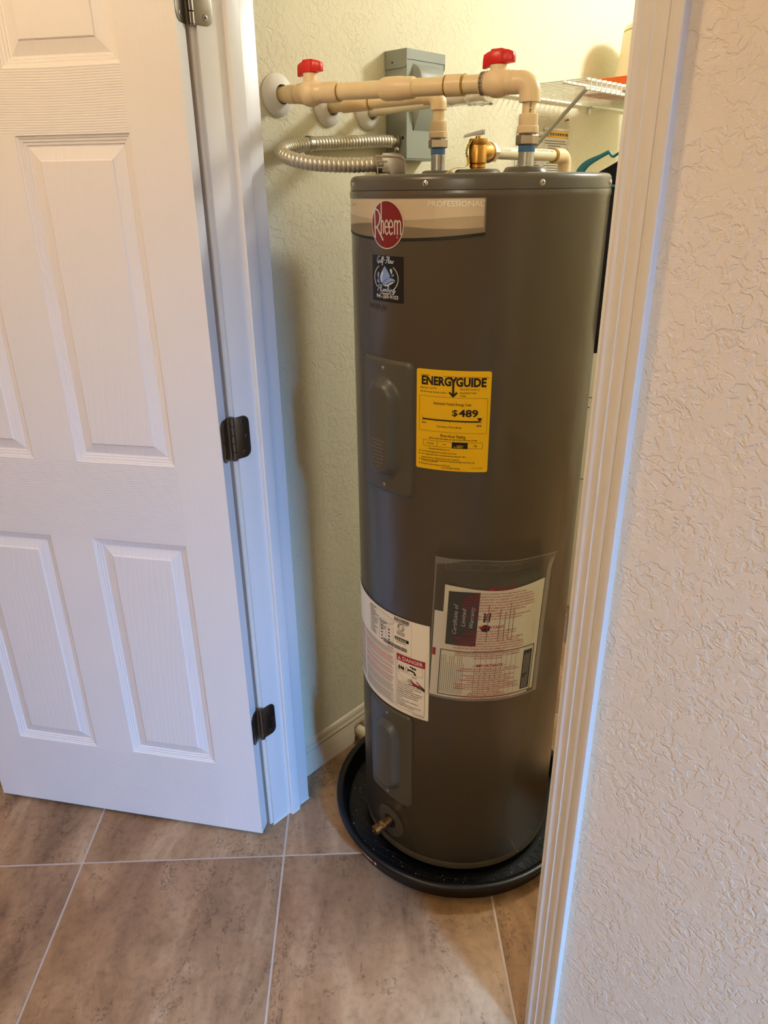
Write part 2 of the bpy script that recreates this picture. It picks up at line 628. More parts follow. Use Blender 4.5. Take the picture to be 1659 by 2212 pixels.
class Flat:
    def __init__(self):
        self.v, self.f, self.m = [], [], []

    def add(self, vs, fs, mi=0):
        o = len(self.v)
        self.v += [(p[0], p[1]) for p in vs]
        for q in fs:
            self.f.append(tuple(i + o for i in q))
            self.m.append(mi)

    def rect(self, u0, v0, u1, v1, mi=0):
        self.add([(u0, v0), (u1, v0), (u1, v1), (u0, v1)], [(0, 1, 2, 3)], mi)

    def frame(self, u0, v0, u1, v1, t, mi=0):
        self.rect(u0, v0, u1, v0 + t, mi)
        self.rect(u0, v1 - t, u1, v1, mi)
        self.rect(u0, v0 + t, u0 + t, v1 - t, mi)
        self.rect(u1 - t, v0 + t, u1, v1 - t, mi)

    def poly(self, pts, mi=0):
        n = len(pts)
        c = (sum(p[0] for p in pts) / n, sum(p[1] for p in pts) / n)
        self.add(list(pts) + [c], [(i, (i + 1) % n, n) for i in range(n)], mi)

    def ellipse(self, cu, cv, a, b, mi=0, n=40):
        self.poly([(cu + a * math.cos(2 * PI * i / n), cv + b * math.sin(2 * PI * i / n)) for i in range(n)], mi)

    def ring(self, cu, cv, a, b, t, mi=0, n=40, a0=0.0, a1=2 * PI):
        vs, fs = [], []
        for i in range(n + 1):
            q = a0 + (a1 - a0) * i / n
            vs += [(cu + a * math.cos(q), cv + b * math.sin(q)), (cu + (a - t) * math.cos(q), cv + (b - t) * math.sin(q))]
        for i in range(n):
            fs.append((2 * i, 2 * i + 1, 2 * i + 3, 2 * i + 2))
        self.add(vs, fs, mi)

    def ribbon(self, pts, wd, mi=0, k=5, curve=True):
        p3 = [(p[0], p[1], 0) for p in pts]
        q = catmull(p3, k) if curve and len(pts) > 2 else [V(p) for p in p3]
        vs, fs = [], []
        for i in range(len(q)):
            t = (q[min(len(q) - 1, i + 1)] - q[max(0, i - 1)])
            if t.length < 1e-9:
                t = V((1, 0, 0))
            t.normalize()
            nn = V((-t.y, t.x, 0)) * wd / 2
            vs += [(q[i].x + nn.x, q[i].y + nn.y), (q[i].x - nn.x, q[i].y - nn.y)]
        for i in range(len(q) - 1):
            fs.append((2 * i, 2 * i + 1, 2 * i + 3, 2 * i + 2))
        self.add(vs, fs, mi)

    def text(self, s, u, v, h, w=None, al='C', mi=0, bold=0.0, shear=0.0, rot=0.0, spacing=1.0, res=2):
        """capital height h; width w squeezes the line; al = L, C, R about u; baseline at v"""
        vs, fs = text_flat(s, bold, shear, spacing, res)
        if not vs:
            return
        x0 = min(p[0] for p in vs)
        x1 = max(p[0] for p in vs)
        sy = h / CAP
        sx = sy if w is None else w / (x1 - x0)
        wd = (x1 - x0) * sx
        sh = {'L': 0, 'C': -wd / 2, 'R': -wd}[al]
        c, sn = math.cos(rot), math.sin(rot)
        out = []
        for a, b in vs:
            p, q = (a - x0) * sx + sh, b * sy
            out.append((u + p * c - q * sn, v + p * sn + q * c))
        self.add(out, fs, mi)

    def bars(self, u0, u1, v, h, mi=0, rnd=None, rot=False, word=3.2):
        """one line of print too small to read: word-long dashes"""
        rnd = rnd or random
        x = u0
        while x < u1 - h:
            wl = min(h * rnd.uniform(0.8, 1.6) * word, u1 - x)
            if rot:
                self.rect(v - h / 2, x, v + h / 2, x + wl, mi)
            else:
                self.rect(x, v - h / 2, x + wl, v + h / 2, mi)
            x += wl + h * 0.6

    def turned(self, ang, cu=0, cv=0):
        c, s = math.cos(ang), math.sin(ang)
        self.v = [(cu + p[0] * c - p[1] * s, cv + p[0] * s + p[1] * c) for p in self.v]
        return self

    def lay(self, fn, step=0.008, vstep=0.0):
        """cut into strips and map each point by fn(u, v) -> world point; returns a G"""
        me = bpy.data.meshes.new('lay_temp')
        me.from_pydata([(p[0], p[1], 0) for p in self.v], [], self.f)
        for p, mi in zip(me.polygons, self.m):
            p.material_index = mi
        bm = bmesh.new()
        bm.from_mesh(me)
        for ff in bm.faces:
            if ff.normal.z < 0:
                ff.normal_flip()
        if step:
            us = [p[0] for p in self.v]
            k = math.floor(min(us) / step) + 1
            while k * step < max(us):
                bmesh.ops.bisect_plane(bm, geom=bm.verts[:] + bm.edges[:] + bm.faces[:], plane_co=(k * step, 0, 0), plane_no=(1, 0, 0), dist=1e-7)
                k += 1
        if vstep:
            q_ = [p[1] for p in self.v]
            k = math.floor(min(q_) / vstep) + 1
            while k * vstep < max(q_):
                bmesh.ops.bisect_plane(bm, geom=bm.verts[:] + bm.edges[:] + bm.faces[:], plane_co=(0, k * vstep, 0), plane_no=(0, 1, 0), dist=1e-7)
                k += 1
        g = G()
        bm.verts.ensure_lookup_table()
        bm.verts.index_update()
        g.v = [fn(p.co.x, p.co.y) for p in bm.verts]
        for ff in bm.faces:
            g.f.append(tuple(p.index for p in ff.verts))
            g.m.append(ff.material_index)
        bm.free()
        bpy.data.meshes.remove(me)
        return g


# ------------------------------------------------------------------ the setting: floor, walls, trim
XW = -0.08            # closet left wall
YB = 2.45             # closet back wall
CEIL = 2.44

floor_g = G()
floor_g.box((-1.7, -2.7, -0.06), (3.1, 2.6, -0.0025))
floor = floor_g.build('floor', M['grout'], bevel=0)
tag(floor, 'brown travertine-look tile floor laid on the diagonal with pale grout', 'floor', kind='structure')
TS = 0.5065
tt1 = V((math.sin(-PI / 4), math.cos(-PI / 4), 0))
tt2 = V((math.cos(-PI / 4), -math.sin(-PI / 4), 0))
T0 = V((CAM.x, CAM.y, 0)) + tt1 * 1.3362 + tt2 * (-0.2245)
tg = G()
hw = TS / 2 - 0.0031
tg.box((-hw, -hw, -0.012), (hw, hw, 0.0))
tile0 = tg.build('tile', M['tile'], None, bevel=0.0012)
tmesh = tile0.data
bpy.data.objects.remove(tile0)
rt = random.Random(5)
for i in range(-8, 9):
    for j in range(-8, 9):
        c = T0 + tt1 * (i + 0.5) * TS + tt2 * (j + 0.5) * TS
        if not (-1.42 < c.x < 2.80 and -2.40 < c.y < 2.2):
            continue
        if c.y > 0.3 and not (-0.4 < c.x < 1.9):
            continue
        o = bpy.data.objects.new('tile', tmesh)
        COL.objects.link(o)
        o.parent = floor
        o.location = (c.x, c.y, rt.uniform(-0.0004, 0.0))
        o.rotation_euler = (0, 0, PI / 4 + rt.choice((0, 0, PI)))


def wall(name, boxes, material, label):
    g = G()
    for lo, hi in boxes:
        g.box(lo, hi)
    o = g.build(name, material, bevel=0, smooth=False, merge=False)
    return tag(o, label, 'wall', kind='structure')


wall('wall_left', [((XW - 0.1, 0.112, 0), (XW, YB + 0.1, CEIL))], M['wall_closet'], 'cream textured plaster wall inside the closet, left of the heater')
wall('wall_back', [((XW - 0.1, YB, 0), (1.7, YB + 0.1, CEIL))], M['wall_closet'], 'cream plaster wall at the far end of the closet')
wall('wall_closet_right', [((1.6, 0.112, 0), (1.7, YB, CEIL))], M['wall_closet'], 'cream plaster wall on the right side inside the closet')
wall('wall_right', [((0.797, 0.0, 0), (3.1, 0.112, CEIL))], M['wall_hall'], 'beige knock-down plaster wall right of the door casing')
wall('wall_front', [((-1.6, 0.0, 0), (-0.019, 0.112, CEIL)), ((-0.019, 0.0, 2.066), (0.797, 0.112, CEIL))], M['wall_hall'], 'beige plaster wall behind the open door')
wall('wall_hall_left', [((-1.7, -2.6, 0), (-1.6, 0.112, CEIL))], M['wall_hall'], 'beige plaster wall at the left end of the hall')
wall('wall_hall_back', [((-1.7, -2.7, 0), (3.1, -2.6, CEIL))], M['wall_hall'], 'beige plaster wall behind the camera')
wall('wall_hall_right', [((3.0, -2.6, 0), (3.1, -1.06, CEIL)), ((3.0, -0.18, 0), (3.1, 0.0, CEIL)), ((3.0, -1.06, 2.06), (3.1, -0.18, CEIL)), ((3.0, -1.06, 0), (3.1, -0.18, 0.05))], M['wall_hall'], 'beige plaster wall with a tall window right of the camera')
g = G()
for lo, hi in (((3.0, -1.06, 0.05), (3.05, -1.03, 2.06)), ((3.0, -0.21, 0.05), (3.05, -0.18, 2.06)), ((3.0, -1.03, 0.05), (3.05, -0.21, 0.08)), ((3.0, -1.03, 2.03), (3.05, -0.21, 2.06))):
    g.box(lo, hi)
win = g.build('window_1', M['trim'], bevel=0.002, merge=False)
tag(win, 'white framed tall window on the right of the hall', 'window', kind='structure')
g = G()
g.box((3.03, -1.03, 0.08), (3.034, -0.21, 2.03))
g.build('glass', M['pane'], win)
g = G()
g.box((-1.7, -2.7, CEIL), (3.1, 2.6, CEIL + 0.08))
tag(g.build('ceiling', M['ceiling'], bevel=0), 'pale plaster ceiling', 'ceiling', kind='structure')


def baseboard(name, y0, y1, gap, label):
    """closet baseboard along the left wall; profile in (x, z)"""
    prof = [(0, 0), (0.0165, 0), (0.0165, 0.006), (0.0155, 0.0075), (0.0155, 0.027), (0.0145, 0.029), (0.0135, 0.031), (0.0135, 0.074), (0.0118, 0.0755), (0.0118, 0.078), (0.013, 0.0795), (0.013, 0.083),
            (0.0112, 0.0845), (0.0108, 0.088), (0.0092, 0.0885), (0.0086, 0.0975), (0.006, 0.103), (0.002, 0.107), (0, 0.1075)]
    g = G()
    ga, gb = gap
    pr = [(XW + a, b) for a, b in prof]
    g.prism(pr, 'y', y0, ga)
    cut = 0.0575
    up = [(XW, cut), (XW + 0.0135, cut)] + [q for q in pr if q[1] > cut]
    g.prism(up, 'y', ga, gb)
    g.prism(pr, 'y', gb, y1)
    # ragged notch edges round the drain stub
    g.box((XW, ga, 0.052), (XW + 0.012, ga + 0.01, 0.0575))
    o = g.build(name, M['skirting'], sharp=50, merge=False)
    return tag(o, label, 'baseboard', kind='structure')


bb = baseboard('baseboard_left', 0.128, YB, (0.368, 0.412), 'white moulded baseboard at the closet wall, notched round a pipe stub')
g = G()
g.lathe([(0.0, -0.012), (0.0115, -0.012), (0.0115, 0.0), (0.0145, 0.0), (0.0145, -0.074)][::-1], (-0.012, 0.39, 0.031), (1, 0, 0), 28, cap=False)
stub = g.build('drain_stub', M['cpvc_pale'], loc=(-0.05, 0.39, 0.03))
tag(stub, 'cream pipe stub poking out through the baseboard notch', 'pipe')

# casing profile: x measured from the inner edge, d = how far it stands off the wall
CAS = [(0.0, 0.0), (0.0, 0.0055), (0.0012, 0.0072), (0.003, 0.0082), (0.0055, 0.0084), (0.0075, 0.0078), (0.009, 0.0078), (0.0172, 0.0088), (0.0178, 0.0098), (0.0192, 0.0102), (0.0204, 0.0094), (0.023, 0.0095), (0.0265, 0.0104),
       (0.030, 0.0118), (0.034, 0.0126), (0.0375, 0.0126), (0.0385, 0.0116), (0.0405, 0.0116), (0.0418, 0.0134), (0.043, 0.0142), (0.0525, 0.0146), (0.0535, 0.0138), (0.0538, 0.0125), (0.0538, 0.0)]


def right_frame():
    t = thing('trim_1', 'white door jamb and moulded casing at the right of the opening', 'door frame', (0.78, 0.0, 0), kind='structure')
    g = G()
    g.prism([(0.7785, 0.0), (0.797, 0.0), (0.797, 0.122), (0.7785, 0.122)], 'z', 0.0, 2.066)
    g.build('jamb', M['jamb'], t, bevel=0.0015)
    g = G()
    g.prism([(0.766, 0.042), (0.7785, 0.042), (0.7785, 0.076), (0.766, 0.076)], 'z', 0.0, 2.048)
    g.build('door_stop', M['jamb'], t, bevel=0.0015)
    g = G()
    g.prism([(0.7858 + a, -d) for a, d in CAS], 'z', 0.0, 2.06)
    g.build('casing', M['trim'], t, sharp=40)
    g = G()
    g.prism([(0.7858 + a, 0.112 + d) for a, d in CAS], 'z', 0.0, 2.06)
    g.build('closet_casing', M['trim'], t, sharp=40)
    # strike plate with its curled lip, on the jamb face towards the opening
    g = G()
    zs = [0.930 + (0.986 - 0.930) * i / 20 for i in range(21)]
    for z0, z1 in zip(zs[:-1], zs[1:]):
        pts = []
        for zz in (z0, z1):
            q = (zz - 0.930) / 0.056
            e = min(1.0, min(q, 1 - q) * 6.0) ** 0.5          # rounded ends of the lip
            pts += [V((0.7786, 0.030, zz)), V((0.7774, 0.030, zz)), V((0.7774, 0.001, zz)), V((0.7774 - 0.0001 * e, -0.0010 * e, zz)), V((0.7774 - 0.0005 * e, -0.0026 * e, zz)),
                    V((0.7779 - 0.0003 * e, -0.0030 * e, zz)), V((0.7783 - 0.0001 * e, -0.0014 * e, zz)), V((0.7786, 0.0, zz))]
        n = 8
        g.add(pts, [(i, (i + 1) % n, n + (i + 1) % n, n + i) for i in range(n)])
    sp = g.build('strike_plate', M['steel'], t)
    sp['label'] = 'steel strike plate with curled lip'
    return t


def left_frame():
    t = thing('trim_2', 'white door jamb with stop at the left, hinge side of the opening', 'door frame', (0.0, 0.0, 0), kind='structure')
    g = G()
    g.prism([(0.0, -0.0005), (0.0, 0.122), (-0.019, 0.122), (-0.019, -0.0005)], 'z', 0.0, 2.066)
    g.build('jamb', M['jamb'], t, bevel=0.0014)
    g = G()
    g.prism([(0.0, 0.0545), (0.0085, 0.0545), (0.0105, 0.0565), (0.0105, 0.076), (0.0085, 0.083), (0.004, 0.087), (0.0, 0.088)], 'z', 0.0, 2.048)
    g.build('door_stop', M['jamb'], t, sharp=30)
    g = G()
    g.prism([(-0.006 - a, -d) for a, d in CAS], 'z', 0.0, 2.06)
    g.build('casing', M['trim'], t, sharp=40)
    g = G()
    g.prism([(-0.0045 - a, 0.112 + d) for a, d in CAS], 'z', 0.0, 2.06)
    g.build('closet_casing', M['trim'], t, sharp=40)
    g = G()
    g.prism([(-0.0035, -0.001), (0.0, -0.0042), (0.0025, -0.001), (0.0025, 0.052), (0.012, 0.054), (0.0125, 0.078), (0.002, 0.09), (0.0015, 0.123), (-0.005, 0.1245)], 'z', 0.0, 0.0018)
    g.build('caulk_line', M['trim'], t)
    return t


right_frame()
left_frame()
t = thing('trim_3', 'white head jamb and casing above the door opening', 'door frame', (0.39, 0.0, 2.05), kind='structure')
g = G()
g.box((0.0, 0.0, 2.048), (0.7785, 0.122, 2.066))
g.build('jamb', M['jamb'], t)
g = G()
g.prism([(-d, 2.054 + a) for a, d in CAS], 'x', -0.06, 0.84)
g.build('casing', M['trim'], t)

# ------------------------------------------------------------------ the open door (six raised panels) and its hinges
D0 = V((0.0107, -0.0475, 0.012))
AZ = R(-121.85)
DU = V((math.sin(AZ), math.cos(AZ), 0))
DN = V((math.cos(AZ), -math.sin(AZ), 0))          # towards the viewer
if DN.dot(CAM - D0) < 0:
    DN = -DN
DM = Matrix((DU, -DN, V((0, 0, 1)))).transposed().to_4x4()    # local: x along the leaf, y into it, z up
DM.translation = D0
door = bpy.data.objects.new('door_1', None)
COL.objects.link(door)
door.matrix_basis = DM
tag(door, 'white six-panel door swung open into the hall, seen from its closet side', 'door', kind='structure')
DW, DH, DT = 0.762, 2.03, 0.0345
UC = [(0.107, 0.331), (0.434, 0.657)]
ZR = [(0.218, 0.828), (1.010, 1.625), (1.728, 1.918)]


def dpt(u, y, z):
    return DM @ V((u, y, z))


g = G()


def dquad(u0, z0, u1, z1, mi):
    g.add([dpt(u0, 0, z0), dpt(u1, 0, z0), dpt(u1, 0, z1), dpt(u0, 0, z1)], [(0, 1, 2, 3)], mi)


dquad(0, 0, UC[0][0], DH, 0)
dquad(UC[1][1], 0, DW, DH, 0)
zz = [0.0] + [q for a in ZR for q in a] + [DH]
for k in range(0, len(zz), 2):
    dquad(UC[0][0], zz[k], UC[1][1], zz[k + 1], 1)
for a, b in ZR:
    dquad(UC[0][1], a, UC[1][0], b, 0)
# back and edges
g.add([dpt(0, DT, 0), dpt(DW, DT, 0), dpt(DW, DT, DH), dpt(0, DT, DH)], [(3, 2, 1, 0)], 2)
for (ua, ub) in ((0, 0), (DW, DW)):
    g.add([dpt(ua, 0, 0), dpt(ua, DT, 0), dpt(ua, DT, DH), dpt(ua, 0, DH)], [(0, 1, 2, 3)], 2)
for z_ in (0, DH):
    g.add([dpt(0, 0, z_), dpt(DW, 0, z_), dpt(DW, DT, z_), dpt(0, DT, z_)], [(0, 1, 2, 3)], 2)
leaf = g.build('stile_and_rail', [M['stile'], M['rail'], M['jamb']], door, recalc=False, smooth=False)

PROF = [(0.0, 0.0), (0.0016, 0.0022), (0.0046, 0.0030), (0.0056, 0.0044), (0.0096, 0.0052), (0.0108, 0.0068), (0.0148, 0.0075), (0.016, 0.0092), (0.0185, 0.0098), (0.0395, 0.0042), (0.0415, 0.0022), (0.0425, 0.0018)]
for (z0, z1) in ZR:
    for (u0, u1) in UC:
        g = G()
        loops = []
        for d, y in PROF:
            loops.append([dpt(u0 + d, y, z0 + d), dpt(u1 - d, y, z0 + d), dpt(u1 - d, y, z1 - d), dpt(u0 + d, y, z1 - d)])
        for a, b in zip(loops[:-1], loops[1:]):
            for k in range(4):
                g.add([a[k], a[(k + 1) % 4], b[(k + 1) % 4], b[k]], [(0, 1, 2, 3)])
        g.add(loops[-1], [(0, 1, 2, 3)])
        g.build('panel', M['panel'], door, recalc=False, sharp=20)


def rounded(y0, y1, z0, z1, rad, side):
    """plate outline with two rounded corners on the side 'hi' (at y1)"""
    p = [(y0, z0)]
    for k in range(7):
        a = -PI / 2 + PI / 2 * k / 6
        p.append((y1 - rad + rad * math.cos(a), z0 + rad + rad * math.sin(a)))
    for k in range(7):
        a = PI / 2 * k / 6
        p.append((y1 - rad + rad * math.cos(a), z1 - rad + rad * math.sin(a)))
    p.append((y0, z1))
    return p


def make_hinge(zb):
    zt = zb + 0.0895
    h = bpy.data.objects.new('hinge', None)
    COL.objects.link(h)
    h.parent = door
    piv = V((-0.0015, -0.0085, 0))
    # jamb leaf lies on the jamb face x = 0
    g = G()
    g.prism(rounded(-0.006, 0.0325, zb, zt, 0.015, 1), 'x', -0.0012, 0.0012)
    g.build('jamb_leaf', M['nickel'], h, bevel=0.0004)
    # door leaf lies on the door's hinge edge (local x = 0)
    g = G()
    pl = [(0.0345 - a, b) for a, b in rounded(-0.004, 0.0315, zb - 0.012, zt - 0.012, 0.015, 1)]
    vs = [dpt(-0.0014, a, b) for a, b in pl] + [dpt(0.0006, a, b) for a, b in pl]
    n = len(pl)
    g.add(vs, [tuple(range(n)), tuple(range(n, 2 * n))[::-1]] + [(i, (i + 1) % n, n + (i + 1) % n, n + i) for i in range(n)])
    g.build('door_leaf', M['nickel'], h, bevel=0.0004)
    g = G()
    edges = [0, 0.2, 0.4, 0.6, 0.8, 1.0]
    for a, b in zip(edges[:-1], edges[1:]):
        z0_, z1_ = zb + (zt - zb) * a + 0.0004, zb + (zt - zb) * b - 0.0004
        g.lathe([(0.0052, z0_), (0.0058, z0_ + 0.0005), (0.0058, z1_ - 0.0005), (0.0052, z1_)], (piv.x, piv.y, 0), (0, 0, 1), 18)
    g.lathe([(0.0046, zb - 0.002), (0.0054, zb - 0.001), (0.0054, zb)], (piv.x, piv.y, 0), (0, 0, 1), 14)
    g.lathe([(0.0054, zt), (0.0056, zt + 0.0015), (0.003, zt + 0.003)], (piv.x, piv.y, 0), (0, 0, 1), 14)
    g.build('knuckle', M['nickel'], h, sharp=30)

    def screw(c, nrm):
        g = G()
        c, nrm = V(c), V(nrm).normalized()
        g.lathe([(0.0052, -0.0004), (0.0050, 0.0004), (0.0038, 0.0007), (0.0038, 0.0003), (0.0, 0.0004)], c, nrm, 18, 0)
        up = V((0, 0, 1))
        sd = nrm.cross(up).normalized()
        for a, b in ((sd, up), (up, sd)):
            q = [c + nrm * 0.0009 + a * s * 0.0024 + b * t_ * 0.0007 for s, t_ in ((-1, -1), (1, -1), (1, 1), (-1, 1))]
            g.add(q, [(0, 1, 2, 3)], 1)
        return g.build('screw', [M['nickel'], M['dark']], h)
    for yy, f in ((0.0165, 0.13), (0.0255, 0.5), (0.0165, 0.87)):
        screw((0.0012, yy, zb + (zt - zb) * f), (1, 0, 0))
    for yy, f in ((0.0165, 0.13), (0.0085, 0.5), (0.0165, 0.87)):
        screw(dpt(-0.0015, yy + 0.002, zb - 0.012 + (zt - zb) * f), -DU)
    return h


hz = [0.2945, 1.0315, 1.7960]
hinge = make_hinge(hz[2])
for z_ in hz[:2]:
    dup(hinge, door, z_ - hz[2])
bpy.context.view_layer.update()

# ------------------------------------------------------------------ water heater
HC = V((0.307, 0.3845, 0))
HR = 0.2416


def cyl(u, v, off=0.0):
    """arc length u (about the heater axis, angle = u / HR), height v -> world"""
    a = u / HR
    return V((HC.x + (HR + off) * math.cos(a), HC.y + (HR + off) * math.sin(a), v))


def th(deg):
    return R(deg) * HR


heater = thing('water_heater', 'tall grey-brown cylindrical electric water heater standing in a black drain pan', 'water heater', (HC.x, HC.y, 0.0))
g = G()
g.lathe([(0.200, 0.0290), (0.2395, 0.0290), (0.2415, 0.0302), (0.2417, 0.0470), (0.2404, 0.0484), (HR, 0.0500), (HR, 1.5275), (HR + 0.0014, 1.5300), (HR + 0.0016, 1.5360), (HR + 0.0006, 1.5405), (0.2375, 1.5412)], (HC.x, HC.y, 0), (0, 0, 1), 160)
g.build('body', M['heater'], heater, sharp=50)
g = G()
g.lathe([(0.2375, 1.5408), (HR - 0.0002, 1.5414), (HR - 0.0002, 1.5560), (HR - 0.0016, 1.5605), (HR - 0.0048, 1.5640), (HR - 0.0095, 1.5655), (HR - 0.016, 1.5652), (0.21, 1.5630), (0.05, 1.5630)], (HC.x, HC.y, 0), (0, 0, 1), 160)
g.build('top_cap', M['heater_cap'], heater, sharp=50)
for k in range(3):
    a = R(-54 + 120 * k)
    g = G()
    g.lathe([(0.018, 0.0090), (0.020, 0.012), (0.020, 0.0315)], (HC.x + 0.19 * math.cos(a), HC.y + 0.19 * math.sin(a), 0), (0, 0, 1), 16)
    g.build('foot', M['dark'], heater)


def pan_screw(pos, nrm, s, parent, name='screw'):
    g = G()
    pos, nrm = V(pos), V(nrm).normalized()
    g.lathe([(1.15 * s, -0.1 * s), (1.15 * s, 0.12 * s), (0.95 * s, 0.2 * s), (0.9 * s, 0.5 * s), (0.6 * s, 0.72 * s), (0.25 * s, 0.8 * s)], pos, nrm, 18, 0)
    up = V((0, 0, 1))
    sd = nrm.cross(up).normalized()
    u2 = sd.cross(nrm)
    d1, d2 = (sd + u2 * 0.5).normalized(), (u2 - sd * 0.5).normalized()
    for a, b in ((d1, d2), (d2, d1)):
        q = [pos + nrm * 0.83 * s + a * i * 0.5 * s + b * j * 0.13 * s for i, j in ((-1, -1), (1, -1), (1, 1), (-1, 1))]
        g.add(q, [(0, 1, 2, 3)], 1)
    return g.build(name, [M['screw'], M['dark']], parent)


def radial(deg):
    return V((math.cos(R(deg)), math.sin(R(deg)), 0))


for dg in (-121.6, -74.36, -28.88, 18.2, 65.0, 112.0, 160.0):
    pan_screw(cyl(th(dg), 1.5505), radial(dg), 0.0042, heater)
for dg in (-12.8, -58.3, -103.5):
    pan_screw(cyl(th(dg), 0.0400, 0.001), radial(dg), 0.0028, heater)

# flanged hub plates on the top round each fitting
N2 = V((0.4433, 0.3317, 0))
N1 = V((0.1960, 0.3985, 0))
TP = V((0.2932, 0.3980, 0))
for c, r0 in ((N2, 0.034), (N1, 0.030), (TP, 0.041)):
    g = G()
    g.lathe([(r0 + 0.006, 1.5625), (r0 + 0.005, 1.5660), (r0, 1.5745), (r0 - 0.004, 1.5760), (0.014, 1.5760), (0.0135, 1.5700)], (c.x, c.y, 0), (0, 0, 1), 36)
    g.build('fitting_hub', M['heater_cap'], heater, sharp=40)
g = G()
g.box((0.160, 0.3200, 1.5635), (0.168, 0.3260, 1.5735))
gs = g.build('ground_screw', M['green'], heater, bevel=0.001)
gs['label'] = 'green ground screw'


def stadium(u, v, a, b):
    """signed distance to a stadium of half width a and half height b"""
    yv = max(0.0, abs(v) - (b - a))
    return math.hypot(u, yv) - a


def smooth(t):
    t = max(0.0, min(1.0, t))
    return t * t * (3 - 2 * t)


def access_cover(cu, cv, hh):
    a0, b0 = 0.0690, hh
    rc = 0.014

    def height(u, v):
        qx, qy = abs(u) - (a0 - rc), abs(v) - (b0 - rc)
        d = math.hypot(max(qx, 0), max(qy, 0)) + min(max(qx, qy), 0) - rc     # <0 inside
        e = smooth(-d / 0.005) * 0.0052
        s = stadium(u, v, 0.0425, b0 - 0.032)
        e += smooth((0.0015 - s) / 0.020) * 0.0165
        return e
    def loopxy(d):
        """outline shrunk by d"""
        pts = []
        r_ = max(rc - d, 0.0015)
        ax, bx = a0 - d, b0 - d
        for (sx, sy, st) in ((1, -1, -90), (1, 1, 0), (-1, 1, 90), (-1, -1, 180)):
            for k in range(9):
                q = R(st + 90 * k / 8)
                pts.append((sx * (ax - r_) + r_ * math.cos(q), sy * (bx - r_) + r_ * math.sin(q)))
        return pts
    nu, nv = 56, 104
    g = G()
    us = [-a0 + 2 * a0 * i / nu for i in range(nu + 1)]
    vs_ = [-b0 + 2 * b0 * i / nv for i in range(nv + 1)]

    def P(u, v):
        qx, qy = abs(u) - (a0 - rc), abs(v) - (b0 - rc)
        if qx > 0 and qy > 0:
            L = math.hypot(qx, qy)
            if L > rc:
                u = math.copysign(a0 - rc + qx * rc / L, u)
                v = math.copysign(b0 - rc + qy * rc / L, v)
        return cyl(cu + u, cv + v, height(u, v) + 0.0004)
    g.sheet(P, us, vs_)
    o = g.build('access_cover', M['cover'], heater, sharp=60)
    for sv in (-1, 1):
        p = cyl(cu, cv + sv * (b0 - 0.0165), 0.0055)
        pan_screw(p, radial(math.degrees(cu / HR)), 0.0034, o)
    return o


cov1 = access_cover(th(-94.8), 1.1250, 0.1325)
cov2 = access_cover(th(-94.8), 0.3260, 0.1350)
cov1['label'] = 'upper access cover with a raised rounded bulge'
cov2['label'] = 'lower access cover with a raised rounded bulge'
rb = random.Random(3)
f = Flat()
for k in range(8):
    wd = (0.034, 0.026, 0.036, 0.020, 0.030, 0.034, 0.032, 0.012)[k]
    f.bars(-wd / 2, wd / 2, 0.0 - 0.0075 * k, 0.0026, 0, rb, word=2.0)
f.lay(lambda u, v: cyl(th(-94.8) + u, 1.105 + v, 0.0229)).build('raised_lettering', M['cover_print'], cov1, merge=False, recalc=False)


def cyl_label(name, material, u0, v0, w_, h_, off=0.0006, corner=0.0, parent=heater):
    """a sticker wrapped on the tank: rectangle from (u0, v0), with corner radius"""
    f = Flat()
    if corner > 0:
        pts = []
        for cx, cy, st in ((w_ - corner, corner, -90), (w_ - corner, h_ - corner, 0), (corner, h_ - corner, 90), (corner, corner, 180)):
            for k in range(7):
                a = R(st + 15 * k)
                pts.append((cx + corner * math.cos(a), cy + corner * math.sin(a)))
        f.poly(pts)
    else:
        f.rect(0, 0, w_, h_)
    fn = lambda u, v: cyl(u0 + u, v0 + v, off)
    return f.lay(fn, 0.006).build(name, material, parent, merge=False, recalc=False), (lambda u, v: cyl(u0 + u, v0 + v, off + 0.0005))


# --- the long pale badge band round the top
BL, BR = th(-182), th(-50.5)
bw = BR - BL
f = Flat()
N = 60


def band_bottom(u):
    d = math.degrees((BL + u) / HR)
    return 1.4655 + 0.0105 * ((d + 92.0) / 41.0) ** 2 if d > -92 else 1.4655 + 0.0085 * ((d + 92) / 41.0) ** 2


def strip(fa, fb, mi, n=N, ua=0.0, ub=None):
    ub = bw if ub is None else ub
    for i in range(n):
        a, b = ua + (ub - ua) * i / n, ua + (ub - ua) * (i + 1) / n
        f.add([(a, fa(a)), (b, fa(b)), (b, fb(b)), (a, fb(a))], [(0, 1, 2, 3)], mi)


top = 1.5315
strip(band_bottom, lambda u: top, 0)
fnb = lambda off: (lambda u, v: cyl(BL + u, v, off))
band = f.lay(fnb(0.0006), 0).build('badge_band', M['band'], heater, merge=False, recalc=False)
band['label'] = 'pale champagne brand band'
f = Flat()
strip(lambda u: top - 0.0035, lambda u: top, 0)
f.rect(bw - 0.0026, band_bottom(bw), bw, top, 0)
w1 = lambda u: 1.4990 + 0.004 * math.sin((u / bw) * 9.0 - 1.6)
strip(band_bottom, w1, 1, N, 0, bw - 0.0027)
w2 = lambda u: 1.4860 + 0.0035 * math.sin((u / bw) * 11.0 + 1.3)
strip(band_bottom, lambda u: max(band_bottom(u), w2(u)), 2, N, 0, bw - 0.0027)
gA = f.lay(fnb(0.0009), 0)
gA.build('band_print', [M['band_edge'], M['band_wave'], M['band_wave']], band, merge=False, recalc=False)
f = Flat()
strip(lambda u: band_bottom(u) - 0.0035, lambda u: band_bottom(u) + 0.0012, 0)
f.lay(fnb(0.0011), 0).build('band_rule', M['print_black'], band, merge=False, recalc=False)
f = Flat()
